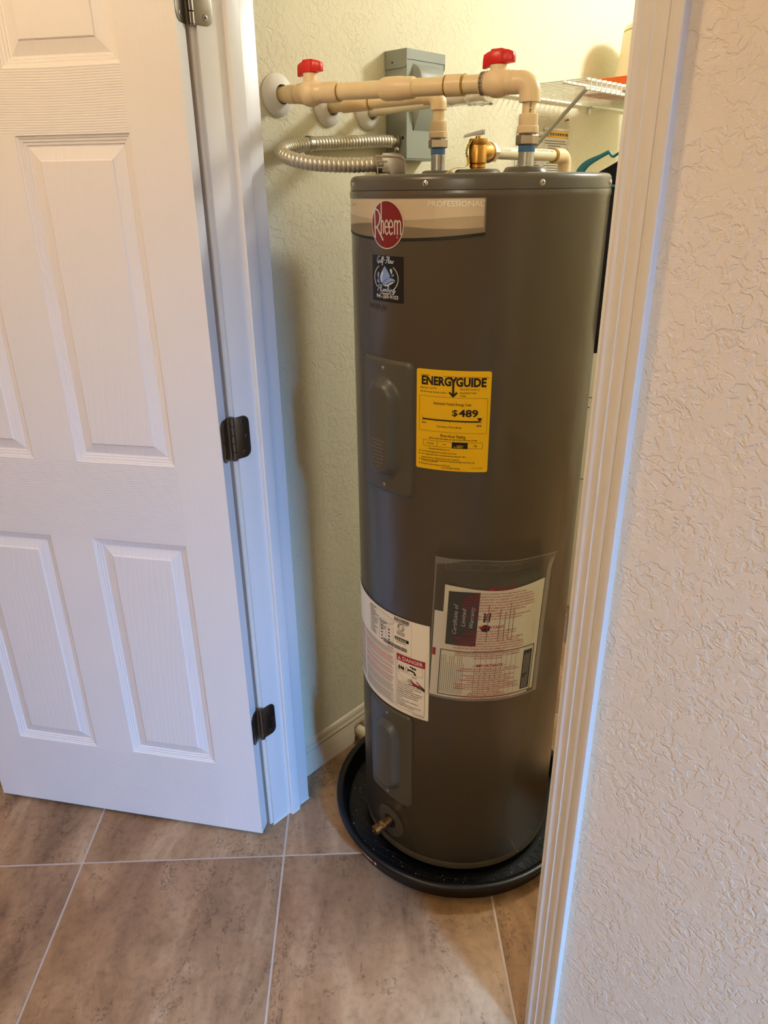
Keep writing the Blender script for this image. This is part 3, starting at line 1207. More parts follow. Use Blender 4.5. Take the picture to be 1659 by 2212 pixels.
f.text('PROFESSIONAL', th(-51.2) - BL, 1.5165, 0.0085, 0.092, 'R', 0, bold=0.008)
f.text('TM', th(-50.9) - BL, 1.5232, 0.0022, None, 'R', 0)
f.lay(fnb(0.0012), 0.006).build('band_lettering', M['foil'], band, merge=False, recalc=False)
f = Flat()
f.text('C', th(-123.8) - BL, 1.5165, 0.0085, None, 'R', 1, bold=0.01)
f.bars(th(-122.0) - BL, th(-117.6) - BL, 1.5190, 0.0034, 2, rb, word=1.2)
f.lay(fnb(0.0012), 0.006).build('band_small_print', [M['foil'], M['ink_grey'], M['band_wave']], band, merge=False, recalc=False)

# --- oval red badge
LC = th(-93.0)
LZ = 1.4875
LR = 0.0392
f = Flat()
f.ellipse(0, 0, LR, LR, 0, 64)
fl = lambda off: (lambda u, v: cyl(LC + u, LZ + v, off))
badge = f.lay(fl(0.0016), 0.005).build('round_badge', M['silver_ink'], heater, merge=False, recalc=False)
badge['label'] = 'round red brand badge with silver rim'
f = Flat()
f.ellipse(0, 0, LR - 0.0019, LR - 0.0019, 0, 64)
f.lay(fl(0.0019), 0.005).build('badge_field', M['badge_red'], badge, merge=False, recalc=False)


def bp(x, y):
    return ((x - 508) / 285.0 * LR, -(y - 560) / 450.0 * LR)


f = Flat()
sw = 0.0026
f.ribbon([bp(292, 285), bp(297, 540), bp(300, 810)], sw * 1.15, 0, curve=False)
f.ribbon([bp(285, 290), bp(325, 283), bp(368, 315), bp(394, 395), bp(393, 470), bp(372, 555), bp(335, 605), bp(300, 618)], sw, 0)
f.ribbon([bp(333, 600), bp(395, 725), bp(455, 850)], sw * 1.15, 0, curve=False)
f.ribbon([bp(424, 128), bp(422, 400), bp(420, 735)], sw * 1.0, 0, curve=False)
f.ribbon([bp(424, 520), bp(440, 490), bp(456, 500), bp(462, 540), bp(462, 725)], sw * 0.95, 0)
for cx in (520, 592):
    e = [bp(cx - 24, 600), bp(cx + 28, 600), bp(cx + 27, 535), bp(cx, 475), bp(cx - 27, 535), bp(cx - 30, 610), bp(cx - 26, 685), bp(cx, 735), bp(cx + 28, 690)]
    f.ribbon(e[:2], sw * 0.8, 0, curve=False)
    f.ribbon(e[1:], sw * 0.95, 0)
f.ribbon([bp(652, 480), bp(652, 738)], sw * 0.95, 0, curve=False)
f.ribbon([bp(654, 520), bp(668, 483), bp(684, 490), bp(696, 540), bp(696, 740)], sw * 0.95, 0)
f.ribbon([bp(700, 530), bp(715, 485), bp(733, 490), bp(745, 540), bp(745, 740)], sw * 0.95, 0)
f.ring(*bp(694, 780), 0.0019, 0.0019, 0.0004, 0, 16)
f.text('R', *bp(694, 790), 0.0014, None, 'C', 0)
f.lay(fl(0.0022), 0.005).build('badge_lettering', M['silver_ink'], badge, merge=False, recalc=False)

# --- plumber's black sticker
PU, PV, PW, PH = th(-102.65), 1.3595, th(-84.07) - th(-102.65), 0.0775
stk, fs_ = cyl_label('plumber_sticker', M['sticker_black'], PU, PV, PW, PH, 0.0006)
stk['label'] = 'black plumber sticker with blue water drops'


def sp_(x, y):
    """zoomed sticker coordinates -> sticker-local"""
    xl = 215 + (y - 1100) * 0.016
    xr = 783
    s = (x - xl) / (xr - xl)
    yt = 1098 + 40 * s
    yb = 1925 + 70 * s
    return (s * PW, (1 - (y - yt) / (yb - yt)) * PH)


f = Flat()
cx_, cy_ = sp_(488, 1520)
f.ring(cx_, cy_, 0.0305, 0.0245, 0.0013, 0, 60, R(-52), R(52))
f.ring(cx_, cy_, 0.0305, 0.0245, 0.0013, 0, 60, R(126), R(222))
f.ring(cx_, cy_, 0.0305, 0.0275, 0.0013, 0, 24, R(250), R(292))


def leafy(pts, mi):
    q = catmull([(p[0], p[1], 0) for p in pts + [pts[0]]], 6)
    f.poly([(p.x, p.y) for p in q[:-1]], mi)


leafy([sp_(472, 1295), sp_(530, 1400), sp_(568, 1500), sp_(500, 1540), sp_(440, 1600), sp_(410, 1600), sp_(388, 1540), sp_(395, 1450)], 1)
leafy([sp_(470, 1300), sp_(455, 1400), sp_(420, 1500), sp_(418, 1590), sp_(392, 1540), sp_(400, 1450)], 2)
leafy([sp_(350, 1400), sp_(368, 1425), sp_(362, 1500), sp_(372, 1555), sp_(345, 1515), sp_(330, 1450)], 1)
leafy([sp_(320, 1545), sp_(350, 1545), sp_(375, 1590), sp_(392, 1605), sp_(345, 1600), sp_(328, 1580)], 1)
leafy([sp_(575, 1345), sp_(600, 1370), sp_(604, 1420), sp_(592, 1455), sp_(575, 1410), sp_(565, 1370)], 2)
leafy([sp_(628, 1440), sp_(632, 1470), sp_(610, 1495), sp_(590, 1490), sp_(605, 1465)], 1)
leafy([sp_(415, 1632), sp_(470, 1580), sp_(530, 1530), sp_(590, 1522), sp_(640, 1550), sp_(655, 1572), sp_(590, 1580), sp_(530, 1615), sp_(470, 1640)], 1)
leafy([sp_(440, 1650), sp_(520, 1640), sp_(580, 1600), sp_(645, 1588), sp_(590, 1630), sp_(530, 1665), sp_(480, 1668)], 2)
f.text('941-269-9103', PW * 0.505, 0.0058, 0.0066, PW * 0.70, 'C', 0, bold=0.012)
f.bars(PW * 0.27, PW * 0.72, 0.0142, 0.0009, 3, rb, word=3.0)


def script(s, u, v, h, width):
    """brush script drawn as strokes, letter by letter (units: x-height = 1)"""
    L = {
        'G': ([[(1.5, 2.1), (1.0, 2.4), (0.3, 1.7), (0.1, 0.7), (0.5, 0.05), (1.1, 0.5), (1.3, 1.1), (1.25, 0.2), (0.9, -0.6)]], 1.5),
        'u': ([[(0.0, 0.9), (0.05, 0.2), (0.35, 0.0), (0.65, 0.5), (0.75, 1.0), (0.75, 0.2), (1.0, 0.1)]], 1.0),
        'l': ([[(0.0, 0.3), (0.45, 1.6), (0.4, 2.2), (0.15, 1.8), (0.1, 0.4), (0.35, 0.0), (0.6, 0.3)]], 0.6),
        'f': ([[(0.0, 0.3), (0.5, 1.6), (0.5, 2.2), (0.2, 1.8), (0.15, 0.0), (0.1, -0.9), (0.35, -0.6), (0.2, 0.2), (0.6, 0.5)]], 0.7),
        '-': ([[(0.0, 1.0), (0.35, 1.1), (0.7, 0.95)]], 0.85),
        'F': ([[(0.2, 2.0), (0.9, 2.3), (1.7, 2.2)], [(0.95, 2.2), (0.8, 1.0), (0.5, 0.0), (0.1, 0.1)], [(0.4, 1.1), (1.3, 1.2)]], 1.4),
        'o': ([[(0.5, 1.0), (0.1, 0.7), (0.15, 0.1), (0.5, 0.0), (0.75, 0.5), (0.5, 1.0), (0.95, 0.85)]], 0.95),
        'w': ([[(0.0, 0.9), (0.1, 0.1), (0.35, 0.1), (0.5, 0.8), (0.6, 0.1), (0.9, 0.1), (1.05, 0.9), (1.35, 0.8)]], 1.3),
        'P': ([[(0.6, 2.1), (0.5, 1.0), (0.2, -0.1)], [(0.1, 1.6), (0.8, 2.4), (1.4, 2.0), (1.2, 1.3), (0.55, 1.0)]], 1.3),
        'm': ([[(0.0, 0.9), (0.1, 0.0), (0.2, 0.7), (0.4, 0.95), (0.5, 0.6), (0.5, 0.0), (0.65, 0.75), (0.85, 0.9), (0.92, 0.4), (1.0, 0.05), (1.25, 0.3)]], 1.25),
        'b': ([[(0.0, 0.3), (0.4, 1.6), (0.35, 2.2), (0.12, 1.8), (0.1, 0.2), (0.4, 0.0), (0.65, 0.5), (0.4, 0.85), (0.9, 0.8)]], 0.85),
        'i': ([[(0.1, 0.9), (0.08, 0.15), (0.3, 0.0), (0.5, 0.3)], [(0.14, 1.35), (0.2, 1.5)]], 0.5),
        'n': ([[(0.0, 0.9), (0.08, 0.0), (0.2, 0.7), (0.5, 0.95), (0.6, 0.5), (0.62, 0.05), (0.9, 0.3)]], 0.9),
        'g': ([[(0.65, 0.85), (0.3, 1.0), (0.05, 0.5), (0.3, 0.05), (0.65, 0.8), (0.6, -0.4), (0.2, -0.8), (0.2, -0.3), (0.95, 0.4)]], 0.9),
    }
    tot = sum(L[c][1] for c in s)
    k = width / tot
    x = u
    for c in s:
        st, adv = L[c]
        for q in st:
            f.ribbon([(x + (a + 0.18 * b) * k, v + b * h) for a, b in q], 0.00105, 3, 4)
        x += adv * k


script('Gulf-Flow', PW * 0.175, PH * 0.848, 0.0046, PW * 0.55)
script('Plumbing', PW * 0.17, PH * 0.222, 0.0048, PW * 0.60)
f.lay(fs_, 0.008).build('sticker_print', [M['ink_white'], M['ink_blue'], M['ink_pale'], M['ink_pale']], stk, merge=False, recalc=False)
# handwritten date below the sticker
f = Flat()
hu, hv = th(-106.0), 1.3455
hand = [[(0, 8), (3, 8.4)], [(1.5, 8.2), (1.4, 0.5)], [(0, 0.5), (3, 0.2)], [(4, 0.5), (4.6, 4.5), (5.6, 5), (6.2, 1)], [(9.2, 5.4), (7.6, 5.2), (8.6, 3), (7.4, 0.6)], [(10.6, 8.5), (10.4, 0.6), (11.4, 0.3)], [(9.8, 5.5), (11.8, 5.8)],
        [(13.6, 7.5), (13.2, 0)], [(15.6, 7.6), (15.1, 0.2)], [(18.4, 9), (16.8, -4.5)], [(19.6, 6.2), (21, 7), (21.6, 5), (19.6, 0.6), (22, 0.6)], [(23.6, 7), (23.2, 0.4)], [(27, 9), (25, -5.5)],
        [(28, 6), (29.5, 7), (30.2, 5), (28.2, 0.8), (30.6, 0.8)], [(33.4, 7), (31.8, 3), (32, 0.6), (34, 0.8), (34, 3), (32, 2.8)]]
for q in hand:
    f.ribbon([(a * 0.00155, b * 0.00105 - a * 0.00002) for a, b in q], 0.00085, 0, 4)
hwr = f.lay(lambda u, v: cyl(hu + u, hv + v, 0.0005), 0.006).build('handwritten_date', M['marker'], heater, merge=False, recalc=False)
hwr['label'] = 'date handwritten in black marker'

# --- yellow energy guide label
EU, EV, EW, EH = th(-77.35), 1.0615, th(-45.1) - th(-77.35), 0.1885
eg, fe = cyl_label('energy_label', M['guide_yellow'], EU, EV, EW, EH, 0.0006, 0.004)
eg['label'] = 'yellow energy cost label'
f = Flat()
X = lambda s: s * EW
Y = lambda s: (1 - s) * EH
f.text('U.S. Government', X(0.055), Y(0.060), 0.0020, X(0.14), 'L')
f.text('Federal law prohibits removal of this label before consumer purchase', X(0.965), Y(0.062), 0.0021, X(0.60), 'R')
f.text('ENERG', X(0.075), Y(0.145), 0.0150, X(0.405), 'L', bold=0.040)
f.text('GUIDE', X(0.935), Y(0.145), 0.0150, X(0.395), 'R', bold=0.040)
# the Y whose stem runs down into an arrow
f.ribbon([(X(0.468), Y(0.062)), (X(0.507), Y(0.105))], 0.0040, 0, curve=False)
f.ribbon([(X(0.548), Y(0.062)), (X(0.507), Y(0.105))], 0.0040, 0, curve=False)
f.rect(X(0.507) - 0.0020, Y(0.245), X(0.507) + 0.0020, Y(0.100))
f.ribbon([(X(0.456), Y(0.206)), (X(0.507), Y(0.246))], 0.0034, 0, curve=False)
f.ribbon([(X(0.558), Y(0.206)), (X(0.507), Y(0.246))], 0.0034, 0, curve=False)
f.poly([(X(0.487), Y(0.236)), (X(0.527), Y(0.236)), (X(0.507), Y(0.254))])
f.text('Water Heater  -  ELECTRIC', X(0.055), Y(0.186), 0.0033, X(0.235), 'L')
f.text('Tank Size (Storage Capacity): 36 gallons', X(0.055), Y(0.222), 0.0031, X(0.365), 'L')
f.text('Rheem Sales Company, Inc.', X(0.600), Y(0.180), 0.0030, X(0.255), 'L')
f.text('Model: PROE40 T2 RH95', X(0.598), Y(0.216), 0.0031, X(0.21), 'L')
f.text('U170203', X(0.598), Y(0.246), 0.0031, X(0.075), 'L')
f.frame(X(0.045), Y(0.605), X(0.965), Y(0.258), 0.0004)
f.text('Estimated Yearly Energy Cost', X(0.50), Y(0.334), 0.0050, X(0.50), 'C', bold=0.006)
f.text('489', X(0.845), Y(0.438), 0.0128, X(0.255), 'R', bold=0.030)
f.text('$', X(0.575), Y(0.434), 0.0112, X(0.075), 'R', bold=0.016)
f.rect(X(0.095), Y(0.494), X(0.865), Y(0.480))
for q in (0.095, 0.885):
    f.rect(X(q) - 0.0003, Y(0.505), X(q) + 0.0003, Y(0.455))
for q in (0.28, 0.475, 0.68):
    f.rect(X(q) - 0.0003, Y(0.506), X(q) + 0.0003, Y(0.490))
f.rect(X(0.865), Y(0.494), X(0.888), Y(0.4915))
f.poly([(X(0.832), Y(0.449)), (X(0.902), Y(0.449)), (X(0.867), Y(0.487))])
f.text('$121', X(0.085), Y(0.532), 0.0033, X(0.06), 'L', bold=0.012)
f.text('$494', X(0.895), Y(0.536), 0.0035, X(0.065), 'R', bold=0.012)
f.text('Cost Range of Similar Models', X(0.465), Y(0.558), 0.0032, X(0.335), 'C', bold=0.006)
f.text('First Hour Rating', X(0.52), Y(0.655), 0.0055, X(0.335), 'C', bold=0.008)
f.text('(How much hot water you get in the first hour of use)', X(0.52), Y(0.681), 0.0031, X(0.655), 'C', bold=0.012)
f.frame(X(0.105), Y(0.758), X(0.92), Y(0.698), 0.00045)
f.rect(X(0.305), Y(0.757), X(0.308), Y(0.700))
f.rect(X(0.51), Y(0.762), X(0.722), Y(0.698))
f.text('very small', X(0.205), Y(0.733), 0.0026, X(0.10), 'C', bold=0.012)
f.text('low', X(0.41), Y(0.735), 0.0026, None, 'C', bold=0.012)
f.text('high', X(0.825), Y(0.734), 0.0026, None, 'C', bold=0.012)
f.text('Estimated Yearly Electricity Use', X(0.19), Y(0.790), 0.0031, X(0.30), 'L')
rows = [(0.8225, 'Your cost will depend on your utility rates and use.', 0.50, 1), (0.851, 'Cost range based only on models fueled by electricity with a', 0.63, 1), (0.885, 'medium first hour rating (51 to less than 75 gallons).', 0.54, 0), (0.907, 'Estimated energy cost is based on a national average electricity cost', 0.745, 1),
        (0.922, 'of 14.00 cents per kWh.', 0.24, 0), (0.953, 'Estimated yearly energy use: 3493 kWh', 0.41, 1)]
for q, s, wd, dot in rows:
    f.text(s, X(0.080), Y(q), 0.0024, X(wd), 'L', bold=0.014)
    if dot:
        f.ellipse(X(0.055), Y(q - 0.006), 0.0011, 0.0012, 0, 14)
f.text('www.ftc.gov/energy', X(0.50), Y(0.976), 0.0027, X(0.26), 'C', bold=0.012)
f.text('Part No. 3016950', X(0.86), Y(0.962), 0.0019, X(0.145), 'C')
f.lay(fe, 0.010).build('label_print', M['print_black'], eg, merge=False, recalc=False)
f = Flat()
f.text('medium', X(0.622), Y(0.737), 0.0024, X(0.085), 'C', bold=0.012)
f.text('52 Gallons', X(0.595), Y(0.754), 0.0026, X(0.12), 'C', bold=0.012)
f.lay(lambda u, v: cyl(EU + u, EV + v, 0.0015), 0.01).build('label_reverse_print', M['guide_yellow'], eg, merge=False, recalc=False)

# --- white rating and danger label
WU, WV = th(-152.0), 0.4665
WW, WH = th(-69.3) - WU, 0.2470
wl, fw = cyl_label('rating_label', M['paper'], WU, WV, WW, WH, 0.0007, 0.002)
wl['label'] = 'white rating plate and danger label'
f = Flat()
c_ = lambda deg: th(deg) - WU
z_ = lambda zz: zz - WV
rb = random.Random(11)
# specification table
f.frame(c_(-111.5), z_(0.6240), c_(-79.2), z_(0.7125), 0.0003, 3)
for k in range(13):
    zz = 0.7035 - 0.0056 * k
    f.bars(c_(-110.3), c_(-110.3) + rb.uniform(0.018, 0.034), z_(zz), 0.0019, 0, rb, word=1.6)
    if 3 < k < 8:
        f.bars(c_(-101.0), c_(-101.0) + rb.uniform(0.010, 0.026), z_(zz), 0.0020, 0, rb, word=1.4)
    f.rect(c_(-110.3), z_(zz - 0.0029), c_(-90.8), z_(zz - 0.0026), 3)
for q in (-101.5, -96.2, -90.7):
    f.rect(c_(q), z_(0.6290), c_(q) + 0.0004, z_(0.6800), 3)
for k in range(5):
    for q in (-100.0, -94.4):
        f.rect(c_(q), z_(0.6680 - 0.0085 * k), c_(q) + 0.005, z_(0.6712 - 0.0085 * k), 0)
# pen circles drawn round entries
f.ring((c_(-112) + c_(-90)) / 2, z_(0.6935), (c_(-90) - c_(-112)) / 2, 0.0125, 0.0007, 0, 44)
f.ring((c_(-101.5) + c_(-95.5)) / 2, z_(0.6830), (c_(-95.5) - c_(-101.5)) / 2, 0.0048, 0.0006, 0, 30)
# bar codes
u = c_(-90.0)
while u < c_(-80.6):
    wd = rb.uniform(0.0004, 0.0014)
    f.rect(u, z_(0.7015), u + wd, z_(0.7105), 0)
    u += wd + rb.uniform(0.0005, 0.0011)
f.bars(c_(-89.0), c_(-81.5), z_(0.6990), 0.0012, 0, rb)
u = c_(-98.3)
while u < c_(-81.8):
    wd = rb.uniform(0.0005, 0.0016)
    f.rect(u, z_(0.6310), u + wd, z_(0.6405), 0)
    u += wd + rb.uniform(0.0005, 0.0012)
# round mark UL and the black capsule
f.ring(c_(-85.6), z_(0.6890), 0.0088, 0.0088, 0.0013, 0, 32)
f.text('U', c_(-87.0), z_(0.6880), 0.0062, 0.0046, 'C', 0, bold=0.02)
f.text('L', c_(-84.6), z_(0.6850), 0.0062, 0.0040, 'C', 0, bold=0.02)
for k in range(4):
    f.bars(c_(-88.2), c_(-83.2), z_(0.6775 - 0.0026 * k), 0.0012, 0, rb, word=1.5)
f.rect(c_(-89.6), z_(0.6545), c_(-80.8), z_(0.6625), 0)
f.bars(c_(-88.4), c_(-82.2), z_(0.6505), 0.0014, 0, rb)
# danger panel
du0, du1 = c_(-88.3), c_(-71.4)
f.frame(du0, z_(0.4775), du1, z_(0.6215), 0.0006, 0)
f.rect(du0, z_(0.6040), du1, z_(0.6215), 1)
f.rect(du0, z_(0.5785), du1 - 0.006, z_(0.5790), 0)
f.ribbon([(du0 + 0.006, z_(0.5770)), (du0 + 0.004, z_(0.5725)), (du0 + 0.030, z_(0.5480))], 0.0004, 0, curve=False)
f.rect(du0, z_(0.5500), du1, z_(0.5504), 0)
f.rect(du1 - 0.006, z_(0.5785), du1 - 0.0056, z_(0.6040), 0)


def dp(x, y):
    """zoomed danger panel coordinates -> label-local"""
    s = (x - 590) / 400.0
    yt = 1062 + s * 140
    yb = 1840 + s * 150
    return (du0 + s * (du1 - du0), z_(0.6215 - (y - yt) / (yb - yt) * 0.144))


for p, a, b in (((628, 1262), 0.0022, 0.0060), ((660, 1270), 0.0022, 0.0050), ((690, 1285), 0.0022, 0.0052), ((672, 1278), 0.004, 0.0022), ((795, 1262), 0.0024, 0.0022), ((825, 1282), 0.003, 0.0030), ((858, 1296), 0.0028, 0.0026)):
    f.ellipse(*dp(*p), a, b, 0, 16)
f.ring(*dp(740, 1298), 0.0034, 0.0064, 0.0008, 0, 24)
f.ribbon([dp(750, 1300), dp(800, 1315), dp(845, 1345), dp(862, 1385)], 0.0042, 0)
f.text('HOT', *dp(850, 1432), 0.0045, 0.0115, 'C', 1, bold=0.01)
for q in ([dp(745, 1460), dp(780, 1478), dp(830, 1505)], [dp(758, 1435), dp(800, 1465), dp(840, 1500)], [dp(796, 1430), dp(815, 1465), dp(845, 1500)], [dp(765, 1505), dp(810, 1522), dp(860, 1545)]):
    f.ribbon(q, 0.0017, 0)
f.ribbon([dp(825, 1500), dp(870, 1530), dp(930, 1560)], 0.0070, 1)
f.ribbon([dp(875, 1475), dp(915, 1515), dp(950, 1565), dp(990, 1625)], 0.0022, 0)
f.ribbon([dp(880, 1555), dp(930, 1580), dp(985, 1625)], 0.0022, 0)
f.ribbon([dp(935, 1555), dp(985, 1605)], 0.0068, 3, curve=False)
dtx = ('Water temperature over 125\u00b0 F', 'can cause severe burns instantly', 'or death from scalds.', 'Children, disabled and elderly are', 'at highest risk of being scalded.', 'See instruction manual before', 'setting temperature at water', 'heater.',
       'Feel water before bathing or', 'showering.', 'Temperature limiting valves are', 'available, see manual.')
dwd = (0.060, 0.061, 0.040, 0.064, 0.061, 0.054, 0.052, 0.014, 0.054, 0.021, 0.060, 0.043)
for k in range(12):
    f.text(dtx[k], du0 + 0.0025, z_(0.5448 - 0.0054 * k - 0.0006 * (k > 7)), 0.0026, dwd[k], 'L', 0, bold=0.02)
f.bars(c_(-78), c_(-71.5), z_(0.4735), 0.0012, 0, rb)
# left column of caution text
f.frame(c_(-118.0), z_(0.4775), c_(-89.2), z_(0.6215), 0.0004, 3)
f.text('CAUTION', c_(-93.0), z_(0.6245), 0.0032, 0.018, 'C', 1, bold=0.02)
for k in range(52):
    zz = 0.6210 - 0.0028 * k
    if zz < 0.4785:
        break
    red = (5 < k < 13) or (18 < k < 23) or (26 < k < 31)
    if k in (5, 14, 18, 24, 32, 41):
        continue
    f.bars(c_(-138.0), c_(-119.0), z_(zz), 0.0010, 1 if red else 3, rb, word=2.6)
    f.bars(c_(-117.2), c_(-90.0) - rb.uniform(0, 0.01), z_(zz), 0.0010, 1 if red else 3, rb, word=2.6)
f.lay(lambda u, v: cyl(WU + u, WV + v, 0.0012), 0.010).build('label_print', [M['print_black'], M['ink_red'], M['paper'], M['ink_grey']], wl, merge=False, recalc=False)
f = Flat()
f.text('DANGER', du0 + 0.016, z_(0.6085), 0.0090, 0.0505, 'L', 0, bold=0.022)
f.poly([(du0 + 0.003, z_(0.6075)), (du0 + 0.012, z_(0.6075)), (du0 + 0.0075, z_(0.6175))], 0)
f.lay(lambda u, v: cyl(WU + u, WV + v, 0.0016), 0.010).build('danger_lettering', M['ink_white'], wl, merge=False, recalc=False)
f = Flat()
f.bars(c_(-88.9), c_(-81.6), z_(0.6585), 0.0034, 0, rb, word=1.1)
f.lay(lambda u, v: cyl(WU + u, WV + v, 0.0016), 0.010).build('label_reverse_print', M['ink_white'], wl, merge=False, recalc=False)
f = Flat()
f.poly([(du0 + 0.0070, z_(0.6095)), (du0 + 0.0080, z_(0.6095)), (du0 + 0.0082, z_(0.6145)), (du0 + 0.0068, z_(0.6145))], 0)
f.lay(lambda u, v: cyl(WU + u, WV + v, 0.0019), 0.010).build('danger_mark', M['ink_red'], wl, merge=False, recalc=False)

# --- clear pouch with papers, hung a little askew
PCU, PCV = -0.1635, 0.7085
QW, QH = 0.2490, 0.3420
QR = R(-2.3)


def pouch(off):
    def fn(u, v):
        a = (u - QW / 2) * math.cos(QR) - (v - QH / 2) * math.sin(QR)
        b = (u - QW / 2) * math.sin(QR) + (v - QH / 2) * math.cos(QR)
        t_ = v / QH
        flare = 0.010 * smooth((t_ - 0.86) / 0.16) * (0.35 + 0.65 * smooth((u / QW - 0.1) / 0.8)) + 0.0018 * math.sin(u * 55.0) * smooth((t_ - 0.5) / 0.4)
        return cyl(PCU + a, PCV + b, off + max(0.0, flare))
    return fn


g = G()
nu, nv = 50, 40
g.sheet(pouch(0.0046), [QW * i / nu for i in range(nu + 1)], [QH * i / nv for i in range(nv + 1)])
pch = g.build('document_pouch', M['film'], heater, sharp=70, recalc=False)
pch['label'] = 'clear plastic document pouch with red print'
PY = lambda s: (1 - s) * QH
f = Flat()
f.rect(QW * 0.955, PY(0.995), QW, PY(0.04), 0)
f.rect(0, PY(0.995), 0.003, PY(0.0), 0)
f.rect(0, PY(0.006), QW, PY(0.0), 0)
f.rect(0, PY(1.0), QW, PY(0.985), 0)
f.poly([(0.002, PY(0.005)), (QW * 0.24, PY(0.006)), (0.004, PY(0.05))], 0)
for a, b in ((0.085, 0.13), (0.15, 0.26), (0.275, 0.355), (0.375, 0.50), (0.515, 0.675), (0.69, 0.775)):
    f.frame(QW * a, PY(0.072), QW * b, PY(0.028), 0.0007, 0)
f.lay(pouch(0.0050), 0.010, 0.012).build('film_seam', M['film_seam'], pch, merge=False, recalc=False)
# back sheet, certificate, form
f = Flat()
f.rect(0.004, PY(0.992), QW * 0.90, PY(0.372), 0)
bsh = f.lay(pouch(0.0014), 0.010, 0.012).build('back_sheet', M['paper'], pch, merge=False, recalc=False)
f = Flat()
cur = [(QW * 0.088 + (QW * 0.955 - QW * 0.088) * i / 16, PY(0.182 + 0.030 * math.sin(PI * i / 16) ** 1.3)) for i in range(17)]
for a, b in zip(cur[:-1], cur[1:]):
    f.add([a, b, (b[0], PY(0.975)), (a[0], PY(0.975))], [(0, 1, 2, 3)], 0)
f.lay(pouch(0.0022), 0.010, 0.012).build('certificate', M['paper2'], pch, merge=False, recalc=False)
f = Flat()
f.rect(QW * 0.122, PY(0.595), QW * 0.372, PY(0.222), 1)
f.frame(QW * 0.085, PY(0.975), QW * 0.925, PY(0.635), 0.0022, 2)
f.rect(QW * 0.815, PY(0.955), QW * 0.905, PY(0.665), 1)
f.rect(QW * 0.020, PY(0.690), QW * 0.047, PY(0.637), 3)
# vertical lines of print (read upwards)
rb = random.Random(21)
for k, uu in enumerate((0.455, 0.555, 0.600, 0.640, 0.675)):
    f.bars(PY(0.560), PY(0.300 + 0.03 * (k % 3)), QW * uu, 0.0017, 2, rb, True, 1.5)
for k in range(12):
    f.bars(PY(0.955), PY(0.675 + 0.05 * (k % 4 == 3)), QW * (0.105 + 0.0165 * k), 0.0009, 2, rb, True, 2.2)
for k in range(9):
    f.rect(QW * (0.38 + 0.045 * k), PY(0.945), QW * (0.38 + 0.045 * k) + 0.0005, PY(0.655), 2)
# vertical logo: dark ribbon with the name, and the round mark
f.poly([(QW * 0.415, PY(0.425)), (QW * 0.470, PY(0.425)), (QW * 0.478, PY(0.360)), (QW * 0.462, PY(0.362)), (QW * 0.440, PY(0.368)), (QW * 0.420, PY(0.360))], 0)
f.ellipse(QW * 0.440, PY(0.468), 0.0098, 0.0088, 0, 26)
f.lay(pouch(0.0027), 0.010, 0.012).build('certificate_print', [M['print_black'], M['ink_block'], M['ink_grey'], M['ink_red']], pch, merge=False, recalc=False)
f = Flat()
for k, s in enumerate(('Certificate of', 'Limited', 'Warranty')):
    f.text(s, QW * (0.205 + 0.066 * k), PY((0.410, 0.395, 0.392)[k]), 0.0086, (0.0720, 0.0430, 0.0500)[k], 'C', 0, shear=0.28, rot=PI / 2, bold=-0.006)
f.lay(pouch(0.0031), 0.010, 0.012).build('certificate_title', M['ink_white'], pch, merge=False, recalc=False)
f = Flat()
f.text('RUUD', QW * 0.462, PY(0.393), 0.0078, 0.0190, 'C', 0, rot=PI / 2, bold=0.02)
f.lay(pouch(0.0031), 0.010, 0.012).build('certificate_logo', M['ink_white'], pch, merge=False, recalc=False)
f = Flat()
for k in range(4):
    f.bars(PY(0.945), PY(0.870 - 0.01 * k), QW * (0.832 + 0.016 * k), 0.0012, 0, rb, True, 2.0)
    f.bars(PY(0.835), PY(0.70 - 0.01 * (k % 2)), QW * (0.832 + 0.016 * k), 0.0012, 0, rb, True, 2.0)
f.lay(pouch(0.0031), 0.010, 0.012).build('certificate_reverse_print', M['ink_white'], pch, merge=False, recalc=False)
f = Flat()
